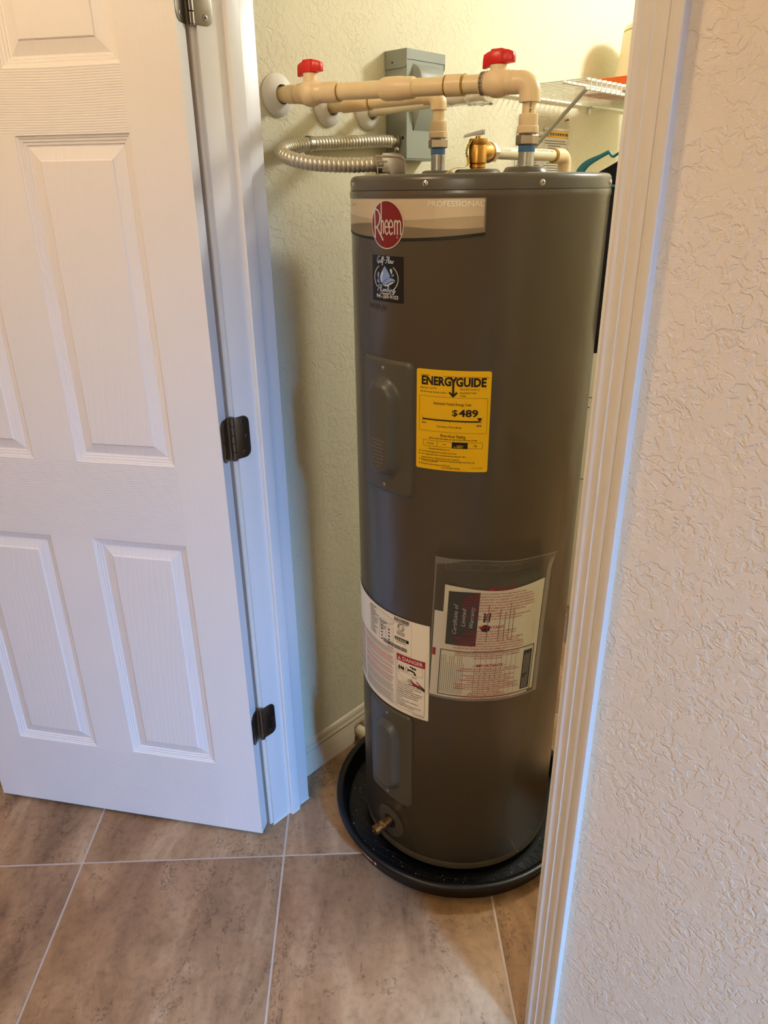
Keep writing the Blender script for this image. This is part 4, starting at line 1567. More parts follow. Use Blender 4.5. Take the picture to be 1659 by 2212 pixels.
blk = [
    (0.206, '- IMPORTANT -', 0.0066, 0.26), (0.232, 'THIS POUCH CONTAINS "USE & CARE" MANUAL WITH', 0.0030, 0.43), (0.251, 'IMPORTANT INSTRUCTIONS AND WARRANTY - DO NOT DESTROY', 0.0030, 0.56),
    (0.270, 'PLEASE LEAVE ATTACHED TO HEATER OR KEEP ADJACENT TO', 0.0030, 0.60), (0.289, 'HEATER. OWNER/OPERATOR - PLEASE READ MANUAL AND WARRANTY -', 0.0030, 0.60), (0.308, 'KEEP FOR FUTURE REFERENCE. IF "USE & CARE" MANUAL AND WARRANTY', 0.0030, 0.62),
    (0.327, 'ARE NOT IN POUCH, A REPLACEMENT MAY BE OBTAINED BY WRITING TO', 0.0030, 0.63), (0.346, 'SERVICE DEPARTMENT, 2600 GUNTER PARK EAST,', 0.0030, 0.46), (0.365, 'MONTGOMERY, AL 36109', 0.0030, 0.27),
    (0.384, 'INCLUDE MODEL AND SERIAL NUMBER FROM HEATER\'S RATING PLATE,', 0.0030, 0.56), (0.403, 'NAME, ADDRESS AND DATE OF INSTALLATION.', 0.0030, 0.40),
    (0.466, 'IMPORTANT', 0.0066, 0.215), (0.489, 'CETTE POCHETTE CONTIENT LE MANUEL D\'EMPLOI ET', 0.0030, 0.44), (0.507, 'CONTIENT AUSSI SUR LE MODE D\'INSTALLATION', 0.0030, 0.43), (0.525, 'ET LA GARANTIE. NE PAS DETRUIRE', 0.0030, 0.30),
    (0.542, 'PRIERE DE LAISSER FIXE AU CHAUFFE-EAU OU A PROXIMITE,', 0.0030, 0.58), (0.560, 'PROPRIETAIRE, VEUILLEZ LIRE LE MANUEL D\'EMPLOI ET', 0.0030, 0.50), (0.578, 'LA GARANTIE ET LES GARDER POUR VOUS Y REFERER ULTERIEUREMENT,', 0.0030, 0.60),
    (0.596, 'SI LE MANUEL D\'EMPLOI ET LA GARANTIE NE SE TROUVENT PAS DANS CETTE', 0.0030, 0.60), (0.614, 'POCHETTE, EN OBTENIR UN NOUVEL EXEMPLAIRE EN ECRIVANT AU', 0.0030, 0.60), (0.632, 'SERVICE A LA CLIENTELE', 0.0030, 0.26),
    (0.650, 'PRIERE D\'INDIQUER LES NO DE MODELE ET DE SERIE FIGURANT SUR', 0.0030, 0.55), (0.666, 'LA PLAQUE DU CHAUFFE-EAU, AINSI QUE LE NOM DU CONSOMMATEUR', 0.0030, 0.56), (0.683, 'ET LA DATE D\'INSTALLATION.', 0.0030, 0.24),
    (0.742, '- IMPORTANTE -', 0.0068, 0.275), (0.762, 'ESTA BOLSA CONTIENE UN MANUAL DE USO Y CUIDADO DEL', 0.0030, 0.47), (0.778, 'CALENTADOR CON INSTRUCCIONES DE INSTALACION Y UNA GARANTIA', 0.0030, 0.54), (0.795, 'NO LA TIRE O DESTRUYA', 0.0030, 0.24),
    (0.812, 'ES NECESARIO, POR FAVOR DEJE UNIDO AL CALENTADOR', 0.0030, 0.45), (0.829, 'DE AGUA O EN UN LUGAR CERCANO A ESTE.', 0.0030, 0.37), (0.846, 'EL PROPIETARIO FAVOR LEA EL MANUAL, Y LA GARANTIA', 0.0030, 0.46), (0.862, 'Y CONSERVELOS PARA FUTURA REFERENCIA.', 0.0030, 0.36),
    (0.879, 'SI EL MANUAL DE USO Y CUIDADO Y LA GARANTIA NO ESTAN INCLUIDOS', 0.0030, 0.56), (0.896, 'EN ESTA BOLSA, SE PUEDE OBTENER UN REEMPLAZO ESCRIBIENDO A', 0.0030, 0.53), (0.912, 'RHEEM MFG. CO. O AL DEPARTAMENTO DE SERVICIO AL CLIENTE', 0.0030, 0.57), (0.929, 'EN LOS DOS LENGUAJES Y', 0.0030, 0.24),
    (0.944, 'FAVOR INDIQUE LOS NUMEROS', 0.0030, 0.30), (0.957, 'DEL MODELO Y SERIE DEL CALENTADOR', 0.0030, 0.33), (0.970, 'QUE APARECE EN LA PLACA DE CARACTERISTICAS DEL CALENTADOR', 0.0030, 0.54), (0.983, 'Y LA FECHA DE SU INSTALACION.', 0.0030, 0.42)]
for q, s, h_, wd in blk:
    ctr = 0.545 if q < 0.44 else (0.50 if q < 0.70 else 0.515)
    f.text(s, QW * (ctr - 0.012 * (q > 0.44)), PY(q), h_, QW * wd, 'C', 0, bold=0.016, res=1)
f.lay(pouch(0.0051), 0.010, 0.012).build('pouch_lettering', M['ink_red'], pch, merge=False, recalc=False)

# --- drain cock low on the tank
dth, dz = -94.5, 0.1075
f = Flat()
f.ring(0, 0, 0.0440, 0.0440, 0.0250, 0, 48)
plate = f.lay(lambda u, v: cyl(th(dth) + u, dz + v, 0.0014), 0.006)
dv = plate.build('drain_plate', M['cover'], heater, merge=True, recalc=False)
g = G()
g.lathe([(0.0196, -0.002), (0.0196, 0.0006)], cyl(th(dth), dz, 0.0), radial(dth), 28)
g.build('drain_recess', M['dark'], dv)
ax = (radial(dth - 4) + V((0, 0, -0.10))).normalized()
o0 = cyl(th(dth), dz + 0.003, -0.004)
g = G()
g.lathe([(0.0105, 0.0), (0.0105, 0.022), (0.0125, 0.024), (0.0125, 0.032), (0.0105, 0.034), (0.0108, 0.040), (0.0128, 0.041), (0.0128, 0.054), (0.0085, 0.0545), (0.0080, 0.048), (0.0, 0.048)], o0, ax, 26)
sd = ax.cross(V((0, 0, 1))).normalized()
upv = sd.cross(ax)
g.lathe([(0.0055, 0.006), (0.0055, 0.016), (0.0042, 0.0165), (0.0042, 0.0195), (0.002, 0.020)], o0 + ax * 0.030, (upv * 0.95 - sd * 0.35), 16)
g.build('drain_cock', M['brass_dark'], heater, sharp=30)

# ------------------------------------------------------------------ drain pan
pan = thing('drain_pan', 'round black plastic drain pan on the tile floor beneath the water heater', 'drain pan', (HC.x, HC.y, 0))
g = G()
g.lathe([(0.10, 0.0020), (0.296, 0.0020), (0.303, 0.0060), (0.309, 0.040), (0.3105, 0.046), (0.3185, 0.0475), (0.3225, 0.0520), (0.3225, 0.0575), (0.3190, 0.0612), (0.3120, 0.0620), (0.3055, 0.0600), (0.3030, 0.0560), (0.2955, 0.0160), (0.290, 0.0085), (0.10, 0.0085)], (HC.x, HC.y, 0), (0, 0, 1), 128, cap=False)
g.lathe([(0.0, 0.0020), (0.10, 0.0020), (0.10, 0.0085), (0.0, 0.0085)], (HC.x, HC.y, 0), (0, 0, 1), 64, cap=False)
g.build('tray', M['black_pan'], pan, sharp=45)
# moulded zigzag and parallel ribs on the tray floor
g = G()


def rib(p, q, wd=0.0016, hh=0.0016):
    p, q = V((p[0], p[1], 0.0084)), V((q[0], q[1], 0.0084))
    d = (q - p).normalized()
    n_ = V((-d.y, d.x, 0)) * wd / 2
    up = V((0, 0, hh))
    g.add([p + n_, p - n_, q - n_, q + n_, p + up, q + up], [(0, 4, 5, 3), (1, 2, 5, 4), (0, 1, 4), (2, 3, 5)], 0)


def pol(r_, deg):
    return (HC.x + r_ * math.cos(R(deg)), HC.y + r_ * math.sin(R(deg)))


k = -88.0
while k < 250:
    if k < 40:
        rib(pol(0.252, k), pol(0.286, k + 2.6))
        rib(pol(0.286, k + 2.6), pol(0.252, k + 5.2))
    k += 5.2
for k in range(-14, 15):
    off = k * 0.020
    if abs(off) < 0.285:
        L = math.sqrt(0.287 ** 2 - off ** 2)
        inner = math.sqrt(max(0.0, 0.243 ** 2 - off ** 2)) if abs(off) < 0.243 else 0.0
        d = V((math.cos(R(-170)), math.sin(R(-170)), 0))
        n_ = V((-d.y, d.x, 0))
        p, q = V((HC.x, HC.y, 0)) + n_ * off + d * inner, V((HC.x, HC.y, 0)) + n_ * off + d * L
        rib(p, q)
for rr_ in (0.2515, 0.2875):
    for k in range(0, 360, 5):
        rib(pol(rr_, k), pol(rr_, k + 5), 0.0012, 0.0012)
rbm = g.build('tray_rib', M['pan_rib'], pan, merge=False, smooth=False)
rbm['kind'] = 'stuff'
# label strip on the outside of the rim
f = Flat()
PR = 0.3085


def panw(u, v):
    rr_ = 0.3048 + (v - 0.010) / 0.030 * 0.0047 + 0.0006
    a = R(-114.5) + u / PR
    return V((HC.x + rr_ * math.cos(a), HC.y + rr_ * math.sin(a), v))


tot = R(23.5) * PR
f.rect(0, 0.018, tot, 0.041, 0)
f.rect(tot * 0.81, 0.018, tot * 0.945, 0.041, 1)
for k in range(5):
    f.bars(tot * 0.05, tot * 0.75, 0.037 - 0.0042 * k, 0.0014, 2, rb)
st_ = f.lay(panw, 0.008).build('pan_sticker', [M['paper'], M['ink_red'], M['ink_grey']], pan, merge=False, recalc=False)
st_['label'] = 'white and red sticker on the pan rim'
# crumbs of plaster lying in the pan
g = G()
rc_ = random.Random(9)
for k in range(46):
    a = rc_.uniform(-150, 20)
    p = pol(rc_.uniform(0.247, 0.289), a)
    s = rc_.uniform(0.0005, 0.0016)
    q = V((p[0], p[1], 0.0086 + s * 0.5))
    g.lathe([(0.0, -0.5 * s), (s, -0.2 * s), (s * 0.8, 0.5 * s), (0.0, 0.8 * s)], q, (rc_.uniform(-1, 1), rc_.uniform(-1, 1), 1), 5, cap=False)
cr = g.build('plaster_crumbs', M['crumb'], merge=False, smooth=False)
tag(cr, 'white plaster crumbs scattered in the black drain pan', 'debris', kind='stuff')

# ------------------------------------------------------------------ supply pipes


def rings(g, a, b, spec):
    """spec: list of (x-station along a->b in metres, radius)"""
    ax = (V(b) - V(a)).normalized()
    g.lathe([(r_, h) for h, r_ in spec], a, ax, 28, cap=True)


def adapter(root, c, z_sock, z_pipe, z_ad, z_col, z_hex, z_thr):
    """vertical drop below an elbow: pipe, adapter, hexagon nut, threads, steel nipple into the tank"""
    g = G()
    g.lathe([(0.0112, z_ad), (0.0112, z_sock + 0.004)], (c.x, c.y, 0), (0, 0, 1), 24)
    dp_ = g.build('drop_pipe', M['cpvc'], root)
    g = G()
    g.lathe([(0.0158, z_ad), (0.0162, z_ad + 0.001), (0.0160, z_pipe - 0.001), (0.0150, z_pipe)], (c.x, c.y, 0), (0, 0, 1), 28)
    g.lathe([(0.0176, z_col), (0.0180, z_col + 0.001), (0.0180, z_ad - 0.001), (0.0172, z_ad)], (c.x, c.y, 0), (0, 0, 1), 28)
    g.build('adapter', M['fitting'], root)
    g = G()
    g.lathe([(0.0165, z_hex), (0.0190, z_hex + 0.002), (0.0190, z_col - 0.004), (0.0170, z_col - 0.0015), (0.0140, z_col - 0.0015), (0.0140, z_col)], (c.x, c.y, 0), (0, 0, 1), 6)
    g.build('hexagon_nut', M['nut'], root, sharp=20)
    g = G()
    prof = []
    k = 0
    zq = z_thr - 0.002
    while zq < z_hex:
        prof += [(0.0136, zq), (0.0146, zq + 0.0009)]
        zq += 0.0018
    g.lathe(prof, (c.x, c.y, 0), (0, 0, 1), 24)
    g.build('thread_tape', M['tape'], root)
    g = G()
    g.lathe([(0.0133, 1.5705), (0.0133, z_thr)], (c.x, c.y, 0), (0, 0, 1), 28)
    g.build('steel_nipple', M['steel'], root)
    return dp_


def escutcheon(root, y, z, rad=0.039):
    g = G()
    g.lathe([(rad, 0.0004), (rad, 0.0022), (rad * 0.96, 0.0062), (rad * 0.84, 0.0115), (rad * 0.66, 0.0155), (rad * 0.50, 0.0175), (0.0175, 0.0185), (0.0168, 0.012)], (XW, y, z), (1, 0, 0), 40, cap=False)
    return g.build('wall_flange', M['plastic_white'], root, sharp=60)


def ball_valve(root, c, axis, h_stem, body_r=0.0215):
    """ball valve: bulging body, stem and a red lever handle along the pipe"""
    ax = V(axis).normalized()
    g = G()
    pr = [(0.0172, -0.030), (0.0178, -0.029), (0.0178, -0.021), (0.0190, -0.019)]
    for k in range(9):
        a = -1.05 + 2.1 * k / 8
        pr.append((0.0172 + (body_r - 0.0172) * math.cos(a * 1.4) if abs(a) < 1.1 else 0.0172, 0.019 * math.sin(a)))
    pr += [(0.0190, 0.019), (0.0178, 0.021), (0.0178, 0.031), (0.0172, 0.032)]
    pr.sort(key=lambda q: q[1])
    g.lathe(pr, c, ax, 32)
    g.lathe([(0.0150, 0.008), (0.0138, 0.020), (0.0136, h_stem)], c, (0, 0, 1), 28)
    v = g.build('ball_valve', M['fitting'], root, sharp=40)
    # handle: a thick tapered bar with hub, flared left end lower
    g = G()
    side = V((0, 0, 1)).cross(ax).normalized()
    top = V(c) + V((0, 0, h_stem))
    sec = [(-0.0275, 0.0040, -0.005, 0.0085), (-0.0255, 0.0068, -0.0042, 0.0150), (-0.018, 0.0080, -0.002, 0.0185), (-0.0120, 0.0092, 0.0, 0.0200), (-0.0105, 0.0122, 0.0002, 0.0222), (0.0095, 0.0122, 0.0012, 0.0228), (0.0110, 0.0092, 0.0015, 0.0215), (0.019, 0.0080, 0.0022, 0.0205), (0.0265, 0.0066, 0.0028, 0.0175), (0.0285, 0.0040, 0.0035, 0.0120)]
    vs, fs = [], []
    for s, wd, z0_, z1_ in sec:
        for a, b in ((-1, 0), (1, 0), (1, 0.7), (0.75, 1), (-0.75, 1), (-1, 0.7)):
            vs.append(top + ax * s + side * a * wd + V((0, 0, z0_ + (z1_ - z0_) * b)))
    n = 6
    for i in range(len(sec) - 1):
        for k in range(n):
            fs.append((i * n + k, i * n + (k + 1) % n, (i + 1) * n + (k + 1) % n, (i + 1) * n + k))
    fs += [tuple(range(n))[::-1], tuple((len(sec) - 1) * n + k for k in range(n))]
    g.add(vs, fs)
    h = g.build('handle', M['red_handle'], v, bevel=0.0008, sharp=30)
    h['label'] = 'red lever handle'
    return v


# run 1: nearest the camera, from the first wall flange to the right-hand tank port
A1 = V((XW, 0.2290, 1.7165))
B1 = V((N2.x, N2.y, 1.7020))
ax1 = (B1 - A1).normalized()
len1 = (B1 - A1).length
S1 = lambda x: (x - XW) / (N2.x - XW) * len1
run1 = thing('supply_pipe', 'front cream supply pipe with two red valve handles, from wall flange to right tank port', 'pipe', (A1.x, A1.y, A1.z), 'cream pipes above the heater')
escutcheon(run1, A1.y, A1.z, 0.0390)
g = G()
rings(g, A1, B1, [(0.004, 0.0146), (len1 - 0.030, 0.0146)])
g.build('pipe', M['cpvc'], run1)
g = G()
rings(g, A1, B1, [(S1(-0.052), 0.0150), (S1(-0.050), 0.0168), (S1(-0.034), 0.0170), (S1(-0.032), 0.0150)])
g.build('socket', M['fitting'], run1)
v1 = ball_valve(run1, A1 + ax1 * S1(0.003), ax1, 0.0330, 0.0235)
g = G()
rings(g, A1, B1, [(S1(0.032), 0.0170), (S1(0.034), 0.0182), (S1(0.066), 0.0178), (S1(0.069), 0.0172)])
g.build('socket', M['fitting'], run1)
for x_ in (0.0697, 0.2915, 0.3255):
    g = G()
    rings(g, A1, B1, [(S1(x_) - 0.0008, 0.0147), (S1(x_) - 0.0004, 0.0172 if x_ > 0.2 else 0.0164), (S1(x_) + 0.0008, 0.0172 if x_ > 0.2 else 0.0164), (S1(x_) + 0.0012, 0.0147)])
    g.build('cement_ring', M['primer'], run1)
g = G()
rings(g, A1, B1, [(S1(0.160), 0.0148), (S1(0.1625), 0.0172), (S1(0.167), 0.0187), (S1(0.173), 0.0194), (S1(0.196), 0.0196), (S1(0.204), 0.0190), (S1(0.206), 0.0184), (S1(0.226), 0.0178), (S1(0.2285), 0.0166), (S1(0.2295), 0.0150)])
g.build('coupling', M['fitting'], run1, sharp=30)
g = G()
rings(g, A1, B1, [(S1(0.2930), 0.0150), (S1(0.2940), 0.0172), (S1(0.3235), 0.0172), (S1(0.3245), 0.0150)])
g.build('coupling', M['fitting'], run1, sharp=30)
v2 = ball_valve(run1, A1 + ax1 * S1(0.386), ax1, 0.0260, 0.0225)
v2['label'] = 'shut-off valve beside the elbow'
# elbow above the right port
dn = V((0, 0, -1))
hx = V((ax1.x, ax1.y, 0)).normalized()
crn = V((N2.x, N2.y, B1.z))
g = G()
pts = [crn - hx * 0.034, crn - hx * 0.027] + arc_elbow(crn, hx, dn, 0.0185, 12) + [crn + dn * 0.030]
g.tube(pts, [0.0172] + [0.0176] * (len(pts) - 1), 28)
g.build('elbow', M['fitting'], run1)
dp2 = adapter(run1, N2, 1.6730, 1.6550, 1.6372, 1.6263, 1.6082, 1.6000)


def axis_print(root, a, ax, up, rad, s, x0, wd, h, ang, flip=False, bold=0.01):
    """lettering printed on a pipe: runs along ax at angle ang round it"""
    f = Flat()
    f.text(s, 0, 0, h, wd, 'L', 0, bold=bold)
    e1 = V(up)
    e1 = (e1 - V(ax) * e1.dot(V(ax))).normalized()
    e2 = V(ax).cross(e1)
    sg = -1 if flip else 1

    def fn(u, v):
        t_ = ang + (sg * v) / rad
        return V(a) + V(ax) * (x0 + (wd - u if flip else u)) + (e1 * math.cos(t_) - e2 * math.sin(t_) * 1.0) * (rad + 0.0004)
    return f.lay(fn, 0).build('pipe_print', M['print_black'], root, merge=False, recalc=False)


toward = (CAM - V((0.3, 0.3, 1.70)))
ph = V((toward.x, toward.y, 0)).normalized()
eA = V((0, 0, 1))
axis_print(run1, A1, ax1, (0, 0, 1), 0.0146, 'ASTM D2846 CPVC 4120', S1(0.236), S1(0.289) - S1(0.236), 0.0024, R(34), False)
axis_print(run1, A1, ax1, (0, 0, 1), 0.0146, 'N2. 5-2S1', S1(0.3275), S1(0.3505) - S1(0.3275), 0.0034, R(112), True)
# bar code sleeve at the valve's inlet
f = Flat()
rbc = random.Random(4)
u = -0.030
while u < 0.030:
    wd = rbc.uniform(0.0006, 0.0018)
    f.rect(0, u, 0.0050, u + wd, 0)
    f.rect(0.0056, u + 0.0004, 0.0098, u + wd * 0.7 + 0.0004, 0)
    u += wd + rbc.uniform(0.0007, 0.0014)
e2_ = ax1.cross(V((0, 0, 1)))


def sleeve(u, v):
    t_ = v / 0.0182 + R(75)
    e1_ = (V((0, 0, 1)) - ax1 * ax1.z).normalized()
    return A1 + ax1 * (S1(0.3585) + u) + (e1_ * math.cos(t_) - ax1.cross(e1_) * -math.sin(t_)) * 0.0183


f.lay(sleeve, 0).build('bar_code', M['print_black'], run1, merge=False, recalc=False)
f = Flat()
f.text('FGe Ea', 0, 0, 0.0034, 0.0165, 'L', 0, bold=0.012)
pd = V((CAM.x - N2.x, CAM.y - N2.y, 0)).normalized()
ps = V((-pd.y, pd.x, 0))


def drop_print(u, v):
    t_ = v / 0.0112 + 0.05
    return V((N2.x, N2.y, 1.6728 - u)) + (pd * math.cos(t_) + ps * math.sin(t_)) * 0.0116


f.lay(drop_print, 0).build('pipe_print', M['print_black'], dp2, merge=False, recalc=False)

# run 2: second flange to the left tank port
A2 = V((XW, 0.3640, 1.7035))
B2 = V((N1.x, N1.y, 1.7060))
ax2 = (B2 - A2).normalized()
len2 = (B2 - A2).length
run2 = thing('supply_pipe', 'middle cream supply pipe running from the second wall flange to the left tank port', 'pipe', (A2.x, A2.y, A2.z), 'cream pipes above the heater')
escutcheon(run2, A2.y, A2.z, 0.0380)
g = G()
rings(g, A2, B2, [(0.004, 0.0118), (len2 - 0.022, 0.0118)])
g.build('pipe', M['cpvc'], run2)
g = G()
rings(g, A2, B2, [(0.042, 0.0125), (0.044, 0.0142), (0.112, 0.0142), (0.114, 0.0122)])
g.build('socket', M['fitting'], run2)
g = G()
rings(g, A2, B2, [(0.1142, 0.0120), (0.1146, 0.0138), (0.1160, 0.0138), (0.1164, 0.0120)])
g.build('cement_ring', M['primer'], run2)
h2 = V((ax2.x, ax2.y, 0)).normalized()
c2 = V((N1.x, N1.y, B2.z))
g = G()
pts = [c2 - h2 * 0.032, c2 - h2 * 0.024] + arc_elbow(c2, h2, dn, 0.0160, 10) + [c2 + dn * 0.0245]
g.tube(pts, [0.0150] + [0.0156] * (len(pts) - 1), 28)
g.build('elbow', M['fitting'], run2)
adapter(run2, N1, 1.6825, 1.6623, 1.6440, 1.6336, 1.6152, 1.6065)

# run 3: pale stub, its far end wrapped in crinkled film
A3 = V((XW, 0.4850, 1.7015))
B3 = V((0.2480, 0.4850, 1.7115))
ax3 = (B3 - A3).normalized()
run3 = thing('supply_pipe', 'rear pale pipe from the third wall flange, its free end wrapped in clear film', 'pipe', (A3.x, A3.y, A3.z), 'cream pipes above the heater')
escutcheon(run3, A3.y, A3.z, 0.0370)
g = G()
rings(g, A3, B3, [(0.004, 0.0111), (0.318, 0.0111), (0.3195, 0.0135), (0.326, 0.0135), (0.327, 0.0128)])
g.build('pipe', M['cpvc_pale'], run3)
g = G()
rw = random.Random(8)
vs, fs = [], []
nn, ns = 18, 22
L3 = (B3 - A3).length
e1 = ax3.cross(V((0, 0, 1))).normalized()
e2 = ax3.cross(e1)
for i in range(ns + 1):
    s = 0.205 + (L3 + 0.012 - 0.205) * i / ns
    for k in range(nn):
        a = 2 * PI * k / nn
        rr_ = 0.0126 + rw.uniform(0, 0.0022) + (0.004 * rw.random() * (i > 12)) + (0.006 * max(0, math.sin(a * 1.0 - 0.4)) * smooth((i - 10) / 9.0) * rw.uniform(0.5, 1.0))
        vs.append(A3 + ax3 * s + (e1 * math.cos(a) + e2 * math.sin(a)) * rr_)
for i in range(ns):
    for k in range(nn):
        fs.append((i * nn + k, i * nn + (k + 1) % nn, (i + 1) * nn + (k + 1) % nn, (i + 1) * nn + k))
g.add(vs, fs)
wr = g.build('plastic_wrap', M['wrap'], run3, sharp=25)
wr['label'] = 'crinkled clear plastic wrap'

# ------------------------------------------------------------------ relief valve and its discharge pipe
rv = thing('relief_valve', 'brass relief valve with test lever on the tank top, cream discharge pipe running behind', 'valve', (TP.x, TP.y, 1.576))
g = G()
g.lathe([(0.0135, 1.5700), (0.0135, 1.5780), (0.0150, 1.5790), (0.0150, 1.5835), (0.0140, 1.5845), (0.0165, 1.5870), (0.0170, 1.6160), (0.0168, 1.6165), (0.0172, 1.6172), (0.0172, 1.6265), (0.0160, 1.6275), (0.006, 1.6275), (0.005, 1.6320), (0.0, 1.6320)], (TP.x, TP.y, 0), (0, 0, 1), 32)
yx = V((0, 1, 0))
oz = 1.6055
g.lathe([(0.0150, 0.004), (0.0172, 0.014), (0.0182, 0.020), (0.0186, 0.027), (0.0176, 0.029), (0.0176, 0.031), (0.0186, 0.032), (0.0180, 0.035)], (TP.x, TP.y, oz), yx, 30)
g.build('valve_body', M['brass'], rv, sharp=30)
g = G()
g.lathe([(0.0172, 0.034), (0.0182, 0.036), (0.0182, 0.046), (0.0165, 0.049), (0.0135, 0.050), (0.0130, 0.056)], (TP.x, TP.y, oz), yx, 6)
g.build('union_nut', M['fitting'], rv, sharp=20)
ye = 0.7150
g = G()
g.lathe([(0.0114, 0.045), (0.0114, ye - TP.y - 0.012)], (TP.x, TP.y, oz), yx, 24)
ce = V((TP.x, ye, oz))
g.lathe([(0.0112, -1.50), (0.0112, -0.02)], ce, (0, 0, 1), 20)
dis = g.build('discharge_pipe', M['cpvc_pale'], rv)
g = G()
g.lathe([(0.0118, 0.2655), (0.0140, 0.2660), (0.0140, 0.2675), (0.0118, 0.2680)], (TP.x, TP.y, oz), yx, 24)
g.build('cement_ring', M['primer'], rv)
g = G()
pts = [ce - yx * 0.045, ce - yx * 0.026] + arc_elbow(ce, yx, dn, 0.0170, 10) + [ce + dn * 0.034]
g.tube(pts, 0.0146, 24)
g.build('elbow', M['fitting'], rv)
axis_print(dis, V((TP.x, TP.y, oz)), yx, (0, 0, 1), 0.0114, '12-61/21 02', 0.190, 0.064, 0.0034, R(-62), False)
axis_print(dis, V((TP.x, TP.y, oz)), yx, (0, 0, 1), 0.0114, 'FlowGuard', 0.060, 0.034, 0.0032, R(-70), False)
# test lever
g = G()
ld = V((0.66, 0.75, 0.0))
a_, b_ = V((TP.x, TP.y, 1.6320)) - ld * 0.027, V((TP.x, TP.y, 1.6385)) + ld * 0.011
cr_ = ld.cross(V((0, 0, 1)))
pr = [(-0.0005, 0.0020), (0.05, 0.0026), (0.5, 0.0032), (0.85, 0.0046), (1.0, 0.0040)]
vs, fs = [], []
for s, hh in pr:
    c = a_.lerp(b_, max(0, s)) + V((0, 0, 0.0010 * math.sin(s * PI)))
    for i, j in ((-1, -1), (1, -1), (1, 1), (-1, 1)):
        vs.append(c + cr_ * i * 0.0055 + V((0, 0, j * hh)))
for i in range(len(pr) - 1):
    for k in range(4):
        fs.append((i * 4 + k, i * 4 + (k + 1) % 4, (i + 1) * 4 + (k + 1) % 4, (i + 1) * 4 + k))
fs += [(3, 2, 1, 0), tuple(4 * (len(pr) - 1) + k for k in range(4))]
g.add(vs, fs)
g.lathe([(0.0014, -0.008), (0.0014, 0.008)], b_ - ld * 0.004, cr_, 12)
g.build('test_lever', M['lever'], rv, bevel=0.0006)
# yellow warning tag hanging at the valve's left
g = G()
tl = [V((TP.x, TP.y, 1.6262)) - ld * 0.013, V((TP.x, TP.y, 1.6150)) - ld * 0.0190, V((TP.x, TP.y, 1.6040)) - ld * 0.0215, V((TP.x, TP.y, 1.5920)) - ld * 0.0180, V((TP.x, TP.y, 1.5830)) - ld * 0.0185, V((TP.x, TP.y, 1.5790)) - ld * 0.028, V((TP.x, TP.y, 1.5775)) - ld * 0.045, V((TP.x, TP.y, 1.5680)) - ld * 0.062]
tl = catmull(tl, 5)
vs, fs = [], []
for i, p in enumerate(tl):
    wv = 0.010 + 0.002 * math.sin(i * 0.5)
    vs += [p + cr_ * wv, p - cr_ * wv, p - cr_ * wv + V((0, 0, 0.0006)) - ld * 0.0006, p + cr_ * wv + V((0, 0, 0.0006)) - ld * 0.0006]
for i in range(len(tl) - 1):
    for k in range(4):
        fs.append((i * 4 + k, i * 4 + (k + 1) % 4, (i + 1) * 4 + (k + 1) % 4, (i + 1) * 4 + k))
g.add(vs, fs)
tagp = g.build('warning_tag', M['yellow_tag'], rv, recalc=True)
tagp['label'] = 'curled yellow paper tag'
g = G()
for k in range(5):
    i = 4 + k * 2
    p = tl[i] - ld * 0.0009 + V((0, 0, 0.0006))
    q = tl[i + 1] - ld * 0.0009 + V((0, 0, 0.0006))
    m_ = (p + q) / 2
    s_ = (q - p) * 0.32
    for a, b in ((-0.006, 0.006),):
        g.add([m_ - s_ + cr_ * 0.011 - cr_ * 0.0025, m_ + s_ + cr_ * 0.0085, m_ + s_ - cr_ * 0.0085, m_ - s_ - cr_ * 0.0085], [(0, 1, 2, 3)])
g.build('tag_print', M['print_black'], tagp, merge=False, smooth=False)

# ------------------------------------------------------------------ disconnect box on the wall, flexible conduit
BX, BY0, BY1, BZ0, BZ1 = -0.0165, 0.5450, 0.6760, 1.6045, 1.8225
box = thing('disconnect_box', 'grey metal electrical disconnect box with hooded lid, fixed to the closet wall', 'electrical box', (XW, 0.61, 1.60))
g = G()
g.box((XW + 0.0005, BY0 + 0.0012, BZ0), (BX - 0.0012, BY1 - 0.0012, BZ1 - 0.003))
g.build('housing', M['box_grey'], box, bevel=0.0008)
g = G()
g.box((BX - 0.0012, BY0 + 0.0012, BZ0 + 0.004), (BX + 0.0003, BY1 - 0.0012, BZ1 - 0.019))
# pull-out bump: dome at the top, sloping back at the bottom
by0, by1 = 0.5665, 0.6560
pz = [(1.7955, 0.0), (1.7930, 0.006), (1.7870, 0.0150), (1.7790, 0.0205), (1.7690, 0.0235), (1.7560, 0.0245), (1.7400, 0.0238), (1.7180, 0.0205), (1.6900, 0.0120), (1.6650, 0.0)]
vs, fs = [], []
for (zq, d) in pz:
    for yq, dd in ((by0, 0.0), (by0 + 0.004, d * 0.92), (by0 + 0.010, d), (by1 - 0.010, d), (by1 - 0.004, d * 0.92), (by1, 0.0)):
        vs.append(V((BX + 0.0003 + dd, yq, zq)))
for i in range(len(pz) - 1):
    for k in range(5):
        fs.append((i * 6 + k, i * 6 + k + 1, (i + 1) * 6 + k + 1, (i + 1) * 6 + k))
g.add(vs, fs)
g.build('front_cover', M['box_grey'], box, sharp=35)
g = G()
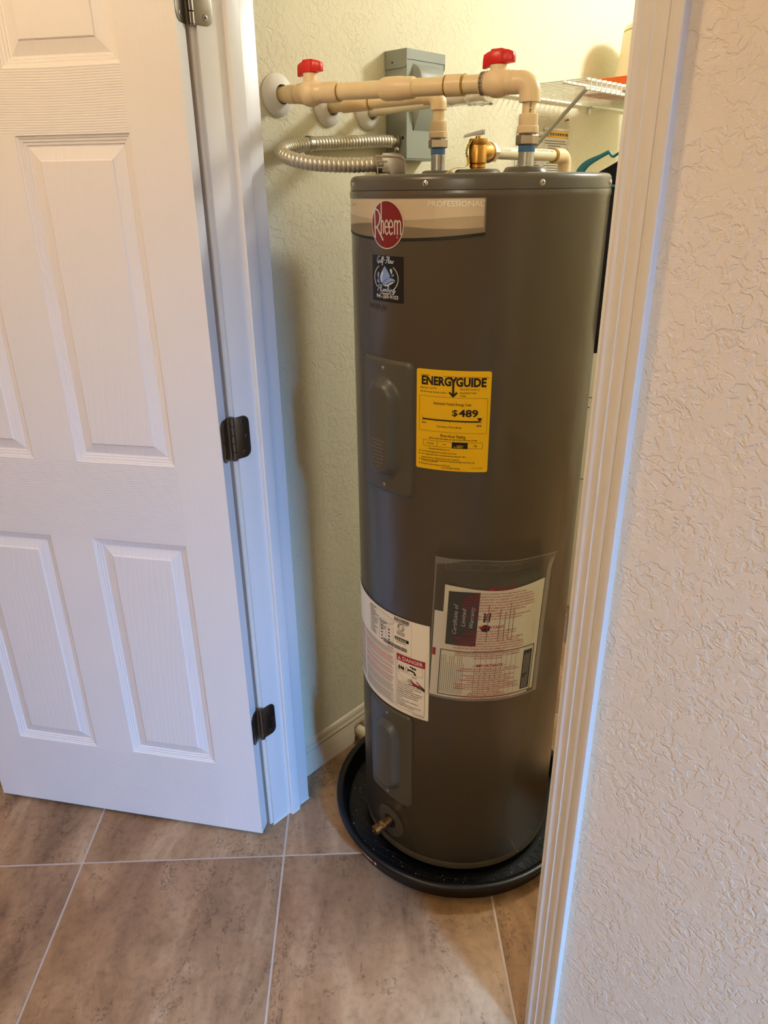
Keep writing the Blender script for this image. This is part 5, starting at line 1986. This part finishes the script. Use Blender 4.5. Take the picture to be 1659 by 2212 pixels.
# hood: top plate, front lip, two side flaps with a rounded corner
g.box((XW + 0.0005, BY0 - 0.0012, BZ1 - 0.0018), (BX + 0.0022, BY1 + 0.0012, BZ1))
g.box((BX + 0.0006, BY0 - 0.0012, BZ1 - 0.0195), (BX + 0.0022, BY1 + 0.0012, BZ1 - 0.0018))
for ya, yb in ((BY0 - 0.0014, BY0 + 0.0002), (BY1 - 0.0002, BY1 + 0.0014)):
    pl = [(XW + 0.0015, BZ1 - 0.0005), (XW + 0.0015, BZ1 - 0.0350)]
    for k in range(6):
        a = -PI / 2 + PI / 2 * k / 5
        pl.append((BX - 0.0060 + 0.0075 * math.cos(a), BZ1 - 0.0275 + 0.0075 * math.sin(a)))
    pl.append((BX + 0.0018, BZ1 - 0.0005))
    g.prism(pl, 'y', ya, yb)
hood = g.build('hood', M['box_grey'], box, merge=False)
g = G()
g.lathe([(0.0020, 0.0), (0.0020, 0.0006)], (-0.0565, BY0 - 0.0014, 1.7990), (0, -1, 0), 14)
g.build('hole', M['dark'], hood)
g = G()
g.lathe([(0.0100, 0.0), (0.0100, 0.0006)], (-0.046, BY0 + 0.0013, 1.6415), (0, -1, 0), 20)
g.lathe([(0.0036, 0.0), (0.0036, 0.0006)], (-0.0280, BY0 + 0.0013, 1.6500), (0, -1, 0), 12)
g.build('knockout', M['dark'], box)

cond = thing('flexible_conduit', 'looped silver corrugated conduit from the grey box to the heater top', 'conduit', (-0.05, 0.3, 1.6))
path = [(-0.0470, 0.532, 1.6432), (-0.0505, 0.480, 1.6425), (-0.0550, 0.387, 1.6366), (-0.0555, 0.300, 1.6318), (-0.0520, 0.255, 1.6275), (-0.0380, 0.206, 1.6200), (-0.0120, 0.1745, 1.6105), (0.0230, 0.1640, 1.5995), (0.0570, 0.1735, 1.5915), (0.0900, 0.1930, 1.5870), (0.1300, 0.2270, 1.5852), (0.1680, 0.2600, 1.5865)]
fine = catmull(path, 60)
# resample at even steps so that the corrugation pitch is even
acc = [0.0]
for a, b in zip(fine[:-1], fine[1:]):
    acc.append(acc[-1] + (b - a).length)
Lc = acc[-1]
step = 0.0011
pts, rr = [], []
j = 0
s = 0.0
PITCH = 0.0088
while s < Lc:
    while acc[j + 1] < s:
        j += 1
    t_ = (s - acc[j]) / max(1e-9, acc[j + 1] - acc[j])
    pts.append(fine[j].lerp(fine[j + 1], t_))
    ph_ = (s / PITCH) % 1.0
    rr.append(0.0116 + 0.0018 * math.sqrt(max(0.0, math.sin(PI * ph_))))
    s += step
g = G()
g.tube(pts, rr, 20)
g.build('corrugated_hose', M['conduit'], cond, sharp=80)
# connector at the box with clamp screw
g = G()
g.lathe([(0.0150, 0.0), (0.0150, 0.004), (0.0140, 0.005), (0.0140, 0.018), (0.0130, 0.019)], (-0.0465, BY0 - 0.0002, 1.6432), (-0.04, -1, 0), 26)
g.box((-0.0425, BY0 - 0.016, 1.6220), (-0.0385, BY0 - 0.004, 1.6310))
bc = g.build('box_connector', M['diecast'], cond, sharp=30)
pan_screw((-0.0365, BY0 - 0.010, 1.6265), (0.7, -0.7, 0), 0.0042, bc)
# wall strap
g = G()
cy = 0.2870
n = 16
for ring_r in (0,):
    vs, fs = [], []
    for k in range(n + 1):
        a = R(-95) + R(275) * k / n
        for rr_, yy in ((0.0140, cy - 0.0055), (0.0148, cy - 0.0055), (0.0148, cy + 0.0055), (0.0140, cy + 0.0055)):
            vs.append(V((-0.0555 + rr_ * math.cos(a), yy, 1.6312 + rr_ * math.sin(a))))
    for k in range(n):
        for q in range(4):
            fs.append((k * 4 + q, k * 4 + (q + 1) % 4, (k + 1) * 4 + (q + 1) % 4, (k + 1) * 4 + q))
    fs += [(0, 1, 2, 3), tuple(4 * n + q for q in (3, 2, 1, 0))]
    g.add(vs, fs)
g.box((XW + 0.0005, cy - 0.0055, 1.5990), (XW + 0.0016, cy + 0.0055, 1.6190))
g.box((XW + 0.0005, cy - 0.0055, 1.6165), (-0.0560, cy + 0.0055, 1.6178))
stp = g.build('wall_strap', M['steel'], cond, merge=False)
g = G()
g.lathe([(0.0030, 0.0), (0.0030, 0.0006)], (XW + 0.0017, cy, 1.6070), (1, 0, 0), 12)
g.build('screw', M['dark'], stp)
# die-cast angle connector down into the tank top
g = G()
d4 = V((0.755, 0.655, 0)).normalized()
e0 = V((0.1640, 0.2565, 1.5862))
g.tube([e0 - d4 * 0.002, e0, e0 + d4 * 0.014, e0 + d4 * 0.0142], [0.0148, 0.0160, 0.0160, 0.010], 24)
g.build('inlet_collar', M['diecast'], cond, sharp=30)
T4 = Matrix((d4, d4.cross(V((0, 0, 1))), V((0, 0, 1)))).transposed().to_4x4()
T4.translation = e0
g = G()
pf = [(0.010, -0.0155), (0.010, 0.0165), (0.030, 0.0170)]
for k in range(9):
    q = PI / 2 - PI / 2 * k / 8
    pf.append((0.0375 + 0.0165 * math.cos(q), 0.0010 + 0.0160 * math.sin(q)))
pf += [(0.0540, -0.0220), (0.0240, -0.0220), (0.0240, -0.0155)]
g.prism([(p[0], p[1]) for p in pf], 'y', -0.0150, 0.0150, 0, T4)
g.build('angle_connector', M['diecast'], cond, bevel=0.0028, sharp=35)
g = G()
g.prism([(0.012, 0.0100), (0.012, 0.0182), (0.034, 0.0186), (0.046, 0.0150), (0.0545, 0.0060), (0.0530, 0.0030), (0.043, 0.0090), (0.032, 0.0100)], 'y', -0.0158, 0.0158, 0, T4)
g.build('connector_cover', M['diecast'], cond, bevel=0.0012, sharp=35)
g = G()
side = d4.cross(V((0, 0, 1)))
for dz_ in (0.0045, -0.0060):
    T = Matrix((d4, side, V((0, 0, 1)))).transposed().to_4x4()
    T.translation = e0 + d4 * 0.010 + V((0, 0, dz_)) + side * 0.0150
    g.box((-0.009, -0.003, -0.0012), (0.010, 0.003, 0.0012), 0, T)
g.lathe([(0.0014, -0.0165), (0.0014, 0.008)], e0 + d4 * 0.003 + side * 0.0165, (0, 0, 1), 10)
g.lathe([(0.0036, -0.0195), (0.0036, -0.0170), (0.0014, -0.0165)], e0 + d4 * 0.003 + side * 0.0165, (0, 0, 1), 12)
g.build('clamp_screw', M['diecast'], cond, merge=False)

# ------------------------------------------------------------------ wire shelf, what stands on it and hangs below it
sh = thing('wire_shelf', 'white vinyl-coated wire shelf on the closet wall with a slanted grey brace', 'shelf', (XW, 1.4, 1.77))
SY0, SY1 = 0.914, 2.10
SXF = 0.222
ZT = 1.7765


def rod(name, a, b, r_, m_=M['wire_white']):
    g = G()
    a, b = V(a), V(b)
    d = (b - a).normalized()
    g.tube([a - d * r_ * 0.9, a - d * r_ * 0.5, a, b, b + d * r_ * 0.5, b + d * r_ * 0.9], [r_ * 0.45, r_ * 0.87, r_, r_, r_ * 0.87, r_ * 0.45], 14)
    return g.build(name, m_, sh)


rod('back_rod', (XW + 0.009, SY0, ZT - 0.0045), (XW + 0.009, SY1, ZT - 0.0045), 0.0036)
rod('middle_rod', (0.158, SY0, ZT - 0.0045), (0.158, SY1, ZT - 0.0045), 0.0036)
rod('front_top_rod', (SXF - 0.003, SY0, ZT - 0.0040), (SXF - 0.003, SY1, ZT - 0.0040), 0.0034)
rod('front_lip_rod', (SXF - 0.003, SY0, ZT - 0.0230), (SXF - 0.003, SY1, ZT - 0.0230), 0.0034)
g = G()
y = SY0 + 0.012
while y < SY1:
    g.tube([(XW + 0.003, y, ZT), (SXF - 0.002, y, ZT), (SXF + 0.0012, y, ZT - 0.0022), (SXF + 0.0014, y, ZT - 0.0265)], 0.00135, 8)
    y += 0.0254
dw = g.build('deck_wire', M['wire_white'], sh, merge=False)
dw['kind'] = 'stuff'
g = G()
br_a, br_b = V((0.215, 0.925, ZT - 0.020)), V((XW + 0.006, 0.925, 1.4990))
g.tube([br_a, br_b], 0.0058, 16, squash=0.8)
g.box((XW + 0.0005, 0.915, 1.482), (XW + 0.003, 0.935, 1.515))
g.build('brace', M['brace_grey'], sh, bevel=0.0)
for yc in (1.135, 1.47, 1.80):
    g = G()
    g.box((XW + 0.0005, yc - 0.007, ZT - 0.026), (XW + 0.006, yc + 0.007, ZT - 0.004))
    g.box((XW + 0.0005, yc - 0.007, ZT - 0.011), (XW + 0.016, yc + 0.007, ZT - 0.0085))
    g.box((XW + 0.0135, yc - 0.007, ZT - 0.011), (XW + 0.016, yc + 0.007, ZT - 0.0035))
    g.build('wall_clip', M['plastic_white'], sh, bevel=0.0008, merge=False)

g = G()
g.box((0.020, 1.205, ZT + 0.0016), (0.172, 1.420, ZT + 0.0330))
ob = thing('carton', 'flat orange carton lying on the wire shelf', 'box', (0.10, 1.30, ZT + 0.002))
g.build('carton_body', M['orange'], ob, bevel=0.0015)
g = G()
g.box((0.0195, 1.302, ZT + 0.0332), (0.1725, 1.322, ZT + 0.0336))
g.build('closing_flap', M['orange'], ob)
tub = thing('tub', 'pale cream tapered tub standing behind the orange carton on the shelf', 'tub', (0.20, 1.545, ZT + 0.002))
g = G()
g.lathe([(0.130, ZT + 0.0018), (0.133, ZT + 0.006), (0.126, ZT + 0.050), (0.118, ZT + 0.090), (0.112, ZT + 0.130), (0.110, ZT + 0.178), (0.104, ZT + 0.182), (0.02, ZT + 0.182)], (0.095, 1.545, 0), (0, 0, 1), 56)
g.build('tub_wall', M['cream_tub'], tub, sharp=40)
g = G()
g.lathe([(0.104, ZT + 0.182), (0.1085, ZT + 0.183), (0.1075, ZT + 0.192), (0.100, ZT + 0.198), (0.02, ZT + 0.200)], (0.095, 1.545, 0), (0, 0, 1), 56)
g.build('lid', M['cream_tub'], tub, sharp=40)

# teal hanger hooked on the lip rod
HY = 1.20
hang = thing('clothes_hanger', 'teal plastic clothes hanger hooked on the front of the wire shelf', 'hanger', (0.215, HY, 1.60))


def hanger_arm(pts, sec):
    g = G()
    q = catmull(pts, 6)
    s2 = []
    for i in range(len(q)):
        t_ = i / (len(q) - 1) * (len(sec) - 1)
        k = min(int(t_), len(sec) - 2)
        s2.append(sec[k] + (sec[k + 1] - sec[k]) * (t_ - k))
    vs, fs = [], []
    for i, p in enumerate(q):
        d = (q[min(len(q) - 1, i + 1)] - q[max(0, i - 1)]).normalized()
        nn_ = V((-d.z, 0, d.x))
        for a, b in ((-1, -0.004), (1, -0.004), (1, 0.004), (-1, 0.004)):
            vs.append(p + nn_ * a * s2[i] + V((0, b, 0)))
    for i in range(len(q) - 1):
        for k in range(4):
            fs.append((i * 4 + k, i * 4 + (k + 1) % 4, (i + 1) * 4 + (k + 1) % 4, (i + 1) * 4 + k))
    fs += [(0, 1, 2, 3), tuple(4 * (len(q) - 1) + k for k in (3, 2, 1, 0))]
    g.add(vs, fs)
    return g


XC = 0.225
for sgn in (-1, 1):
    mir = lambda x: XC + sgn * (XC - x)
    P3 = [(mir(0.060), HY, 1.555), (mir(0.063), HY, 1.583), (mir(0.082), HY, 1.604), (mir(0.118), HY, 1.620), (mir(0.146), HY, 1.632)]
    hanger_arm(P3, [0.010, 0.012, 0.0085, 0.0050, 0.0042]).build('arm', M['teal'], hang, bevel=0.001, sharp=30)
    g = G()
    g.tube(catmull([(mir(0.146), HY, 1.631), (mir(0.152), HY, 1.622), (mir(0.160), HY, 1.6195), (mir(0.172), HY, 1.626), (XC, HY, 1.648)], 6), 0.0036, 10)
    g.build('notch', M['teal'], hang)
g = G()
g.tube(catmull([(mir(0.06) if False else 0.062, HY, 1.558), (0.12, HY, 1.548), (XC, HY, 1.545), (0.33, HY, 1.548), (0.388, HY, 1.558)], 6), 0.0034, 10)
g.build('cross_bar', M['teal'], hang)
g = G()
hk = [(XC, HY, 1.646), (XC, HY, 1.690), (XC + 0.006, HY, 1.722), (XC + 0.020, HY, 1.745), (XC + 0.014, HY, 1.768), (XC - 0.006, HY, 1.7660), (XC - 0.015, HY, 1.7515)]
g.tube(catmull(hk, 6), 0.0017, 10)
g.build('hook', M['steel'], hang)

# black garment on its own hanger behind
GY = 1.285
gar = thing('jacket', 'black cloth garment hanging below the shelf beside the heater', 'garment', (0.27, GY, 1.10))
g = G()
nx, nz_ = 40, 46
rg = random.Random(2)


def garment(front):
    def fn(sx, sz):
        x = 0.255 + (sx - 0.5) * (0.395 + 0.035 * sz)
        shoulder = 1.655 - 0.170 * abs(sx - 0.5) ** 1.15 * 1.05
        z = shoulder + (1.072 - shoulder) * sz
        fold = 0.010 * math.sin(sx * 21 + 2.0 * sz) * sz + 0.006 * math.sin(sx * 47 + 1.0) * sz
        th_ = 0.030 * math.sin(PI * min(1, max(0, sx))) ** 0.5 * (0.25 + 0.75 * smooth(sz * 4))
        return V((x, GY + (-1 if front else 1) * th_ + fold, z))
    return fn


g.sheet(garment(True), [i / nx for i in range(nx + 1)], [i / nz_ for i in range(nz_ + 1)])
g.sheet(garment(False), [i / nx for i in range(nx + 1)][::-1], [i / nz_ for i in range(nz_ + 1)])
g.build('cloth', M['black_cloth'], gar, sharp=60, recalc=False)
g = G()
g.tube(catmull([(0.09, GY, 1.585), (0.18, GY, 1.633), (0.255, GY, 1.652), (0.33, GY, 1.633), (0.42, GY, 1.585)], 6), 0.0035, 8)
hk = [(0.255, GY, 1.650), (0.250, GY, 1.700), (0.242, GY, 1.735), (0.240, GY, 1.757), (0.225, GY, 1.7675), (0.207, GY, 1.757)]
g.tube(catmull(hk, 6), 0.0017, 8)
g.build('hanger_frame', M['steel'], gar)

# tall white carton behind, only a sliver shows
wc = thing('storage_carton', 'tall white carton with small dark marks, a sliver seen behind the heater', 'carton', (0.20, 1.62, 0.0))
g = G()
g.box((-0.045, 1.50, 0.0005), (0.46, 1.76, 1.18))
cb = g.build('carton_body', M['white_card'], wc, bevel=0.003)
g = G()
rk = random.Random(12)
for k in range(34):
    x = -0.03 + rk.random() * 0.46
    zq = 0.15 + rk.random() * 0.98
    s = rk.uniform(0.004, 0.012)
    g.box((x, 1.4992, zq), (x + s * 1.6, 1.4998, zq + s * 0.6))
dmk = g.build('dark_mark', M['print_black'], cb, merge=False, smooth=False)
dmk['kind'] = 'stuff'
g = G()
for zq in (0.55, 0.86):
    g.box((-0.045, 1.4990, zq), (0.46, 1.4999, zq + 0.003))
crs = g.build('crease', M['ink_grey'], cb, merge=False, smooth=False)
crs['kind'] = 'stuff'

# ------------------------------------------------------------------ instruction sheets in a clear sleeve on the wall
slv = thing('instruction_sleeve', 'clear sleeve of printed instruction sheets nailed to the wall behind the heater pipes', 'documents', (XW, 1.22, 1.45))
SX = XW + 0.0012


def wallmap(off):
    return lambda u, v: V((SX + off, 1.075 + u, 1.430 + v))


SWD, SHT = 0.292, 0.300
g = G()
g.sheet(lambda u, v: V((SX + 0.0035 + 0.003 * math.sin(u * 20) * (v / SHT), 1.075 + u, 1.430 + v)), [SWD * i / 16 for i in range(17)], [SHT * i / 10 for i in range(11)])
g.build('sleeve_film', M['film'], slv, recalc=False)
f = Flat()
f.frame(0, 0, SWD, SHT, 0.003, 0)
f.rect(0, SHT - 0.045, SWD, SHT - 0.043, 0)
f.lay(wallmap(0.0072), 0).build('film_seam', M['film_seam'], slv, merge=False, recalc=False)
f = Flat()
f.rect(0.006, 0.004, 0.146, 0.262, 0)
pgl = f.lay(wallmap(0.0006), 0).build('page', M['paper'], slv, merge=False, recalc=False)
f = Flat()
f.rect(0.146, 0.004, 0.286, 0.274, 0)
pgr = f.lay(wallmap(0.0010), 0).build('page', M['paper'], slv, merge=False, recalc=False)
f = Flat()
rp_ = random.Random(31)
f.text('Service Guide', 0.140, 0.246, 0.0085, 0.080, 'R', 0)
k = 0
zq = 0.236
while zq > 0.02:
    f.bars(0.012 + 0.006 * (k % 5 == 0), 0.140 - rp_.uniform(0, 0.03), zq, 0.0022 if k % 6 else 0.0034, 0, rp_)
    zq -= 0.0062
    k += 1
f.lay(wallmap(0.0014), 0).build('page_print', M['print_black'], pgl, merge=False, recalc=False)
f = Flat()
f.rect(0.149, 0.248, 0.283, 0.268, 1)
f.frame(0.149, 0.150, 0.283, 0.268, 0.0006, 0)
zq = 0.240
k = 0
while zq > 0.156:
    ind = 0.0 if k % 5 in (0, 1) else 0.018
    f.bars(0.153 + ind, 0.280 - rp_.uniform(0, 0.04), zq, 0.0022, 0, rp_)
    zq -= 0.0066
    k += 1
zq = 0.142
while zq > 0.02:
    f.bars(0.153, 0.280 - rp_.uniform(0, 0.03), zq, 0.0020, 0, rp_)
    zq -= 0.0058
f.frame(0.149, 0.085, 0.200, 0.125, 0.0008, 0)
f.lay(wallmap(0.0016), 0).build('page_print', [M['ink_block'], M['guide_yellow']], pgr, merge=False, recalc=False)
f = Flat()
f.bars(0.178, 0.279, 0.258, 0.0070, 0, rp_, word=1.4)
f.poly([(0.153, 0.252), (0.169, 0.252), (0.161, 0.265)], 0)
f.lay(wallmap(0.0020), 0).build('strip_print', M['print_black'], pgr, merge=False, recalc=False)
g = G()
g.lathe([(0.0014, 0.0), (0.0014, 0.010), (0.0034, 0.0105), (0.0034, 0.0120), (0.0, 0.0122)], (XW + 0.0004, 1.336, 1.7295 - 0.004), (1, -0.2, 0.25), 12)
g.build('nail', M['nickel'], slv)
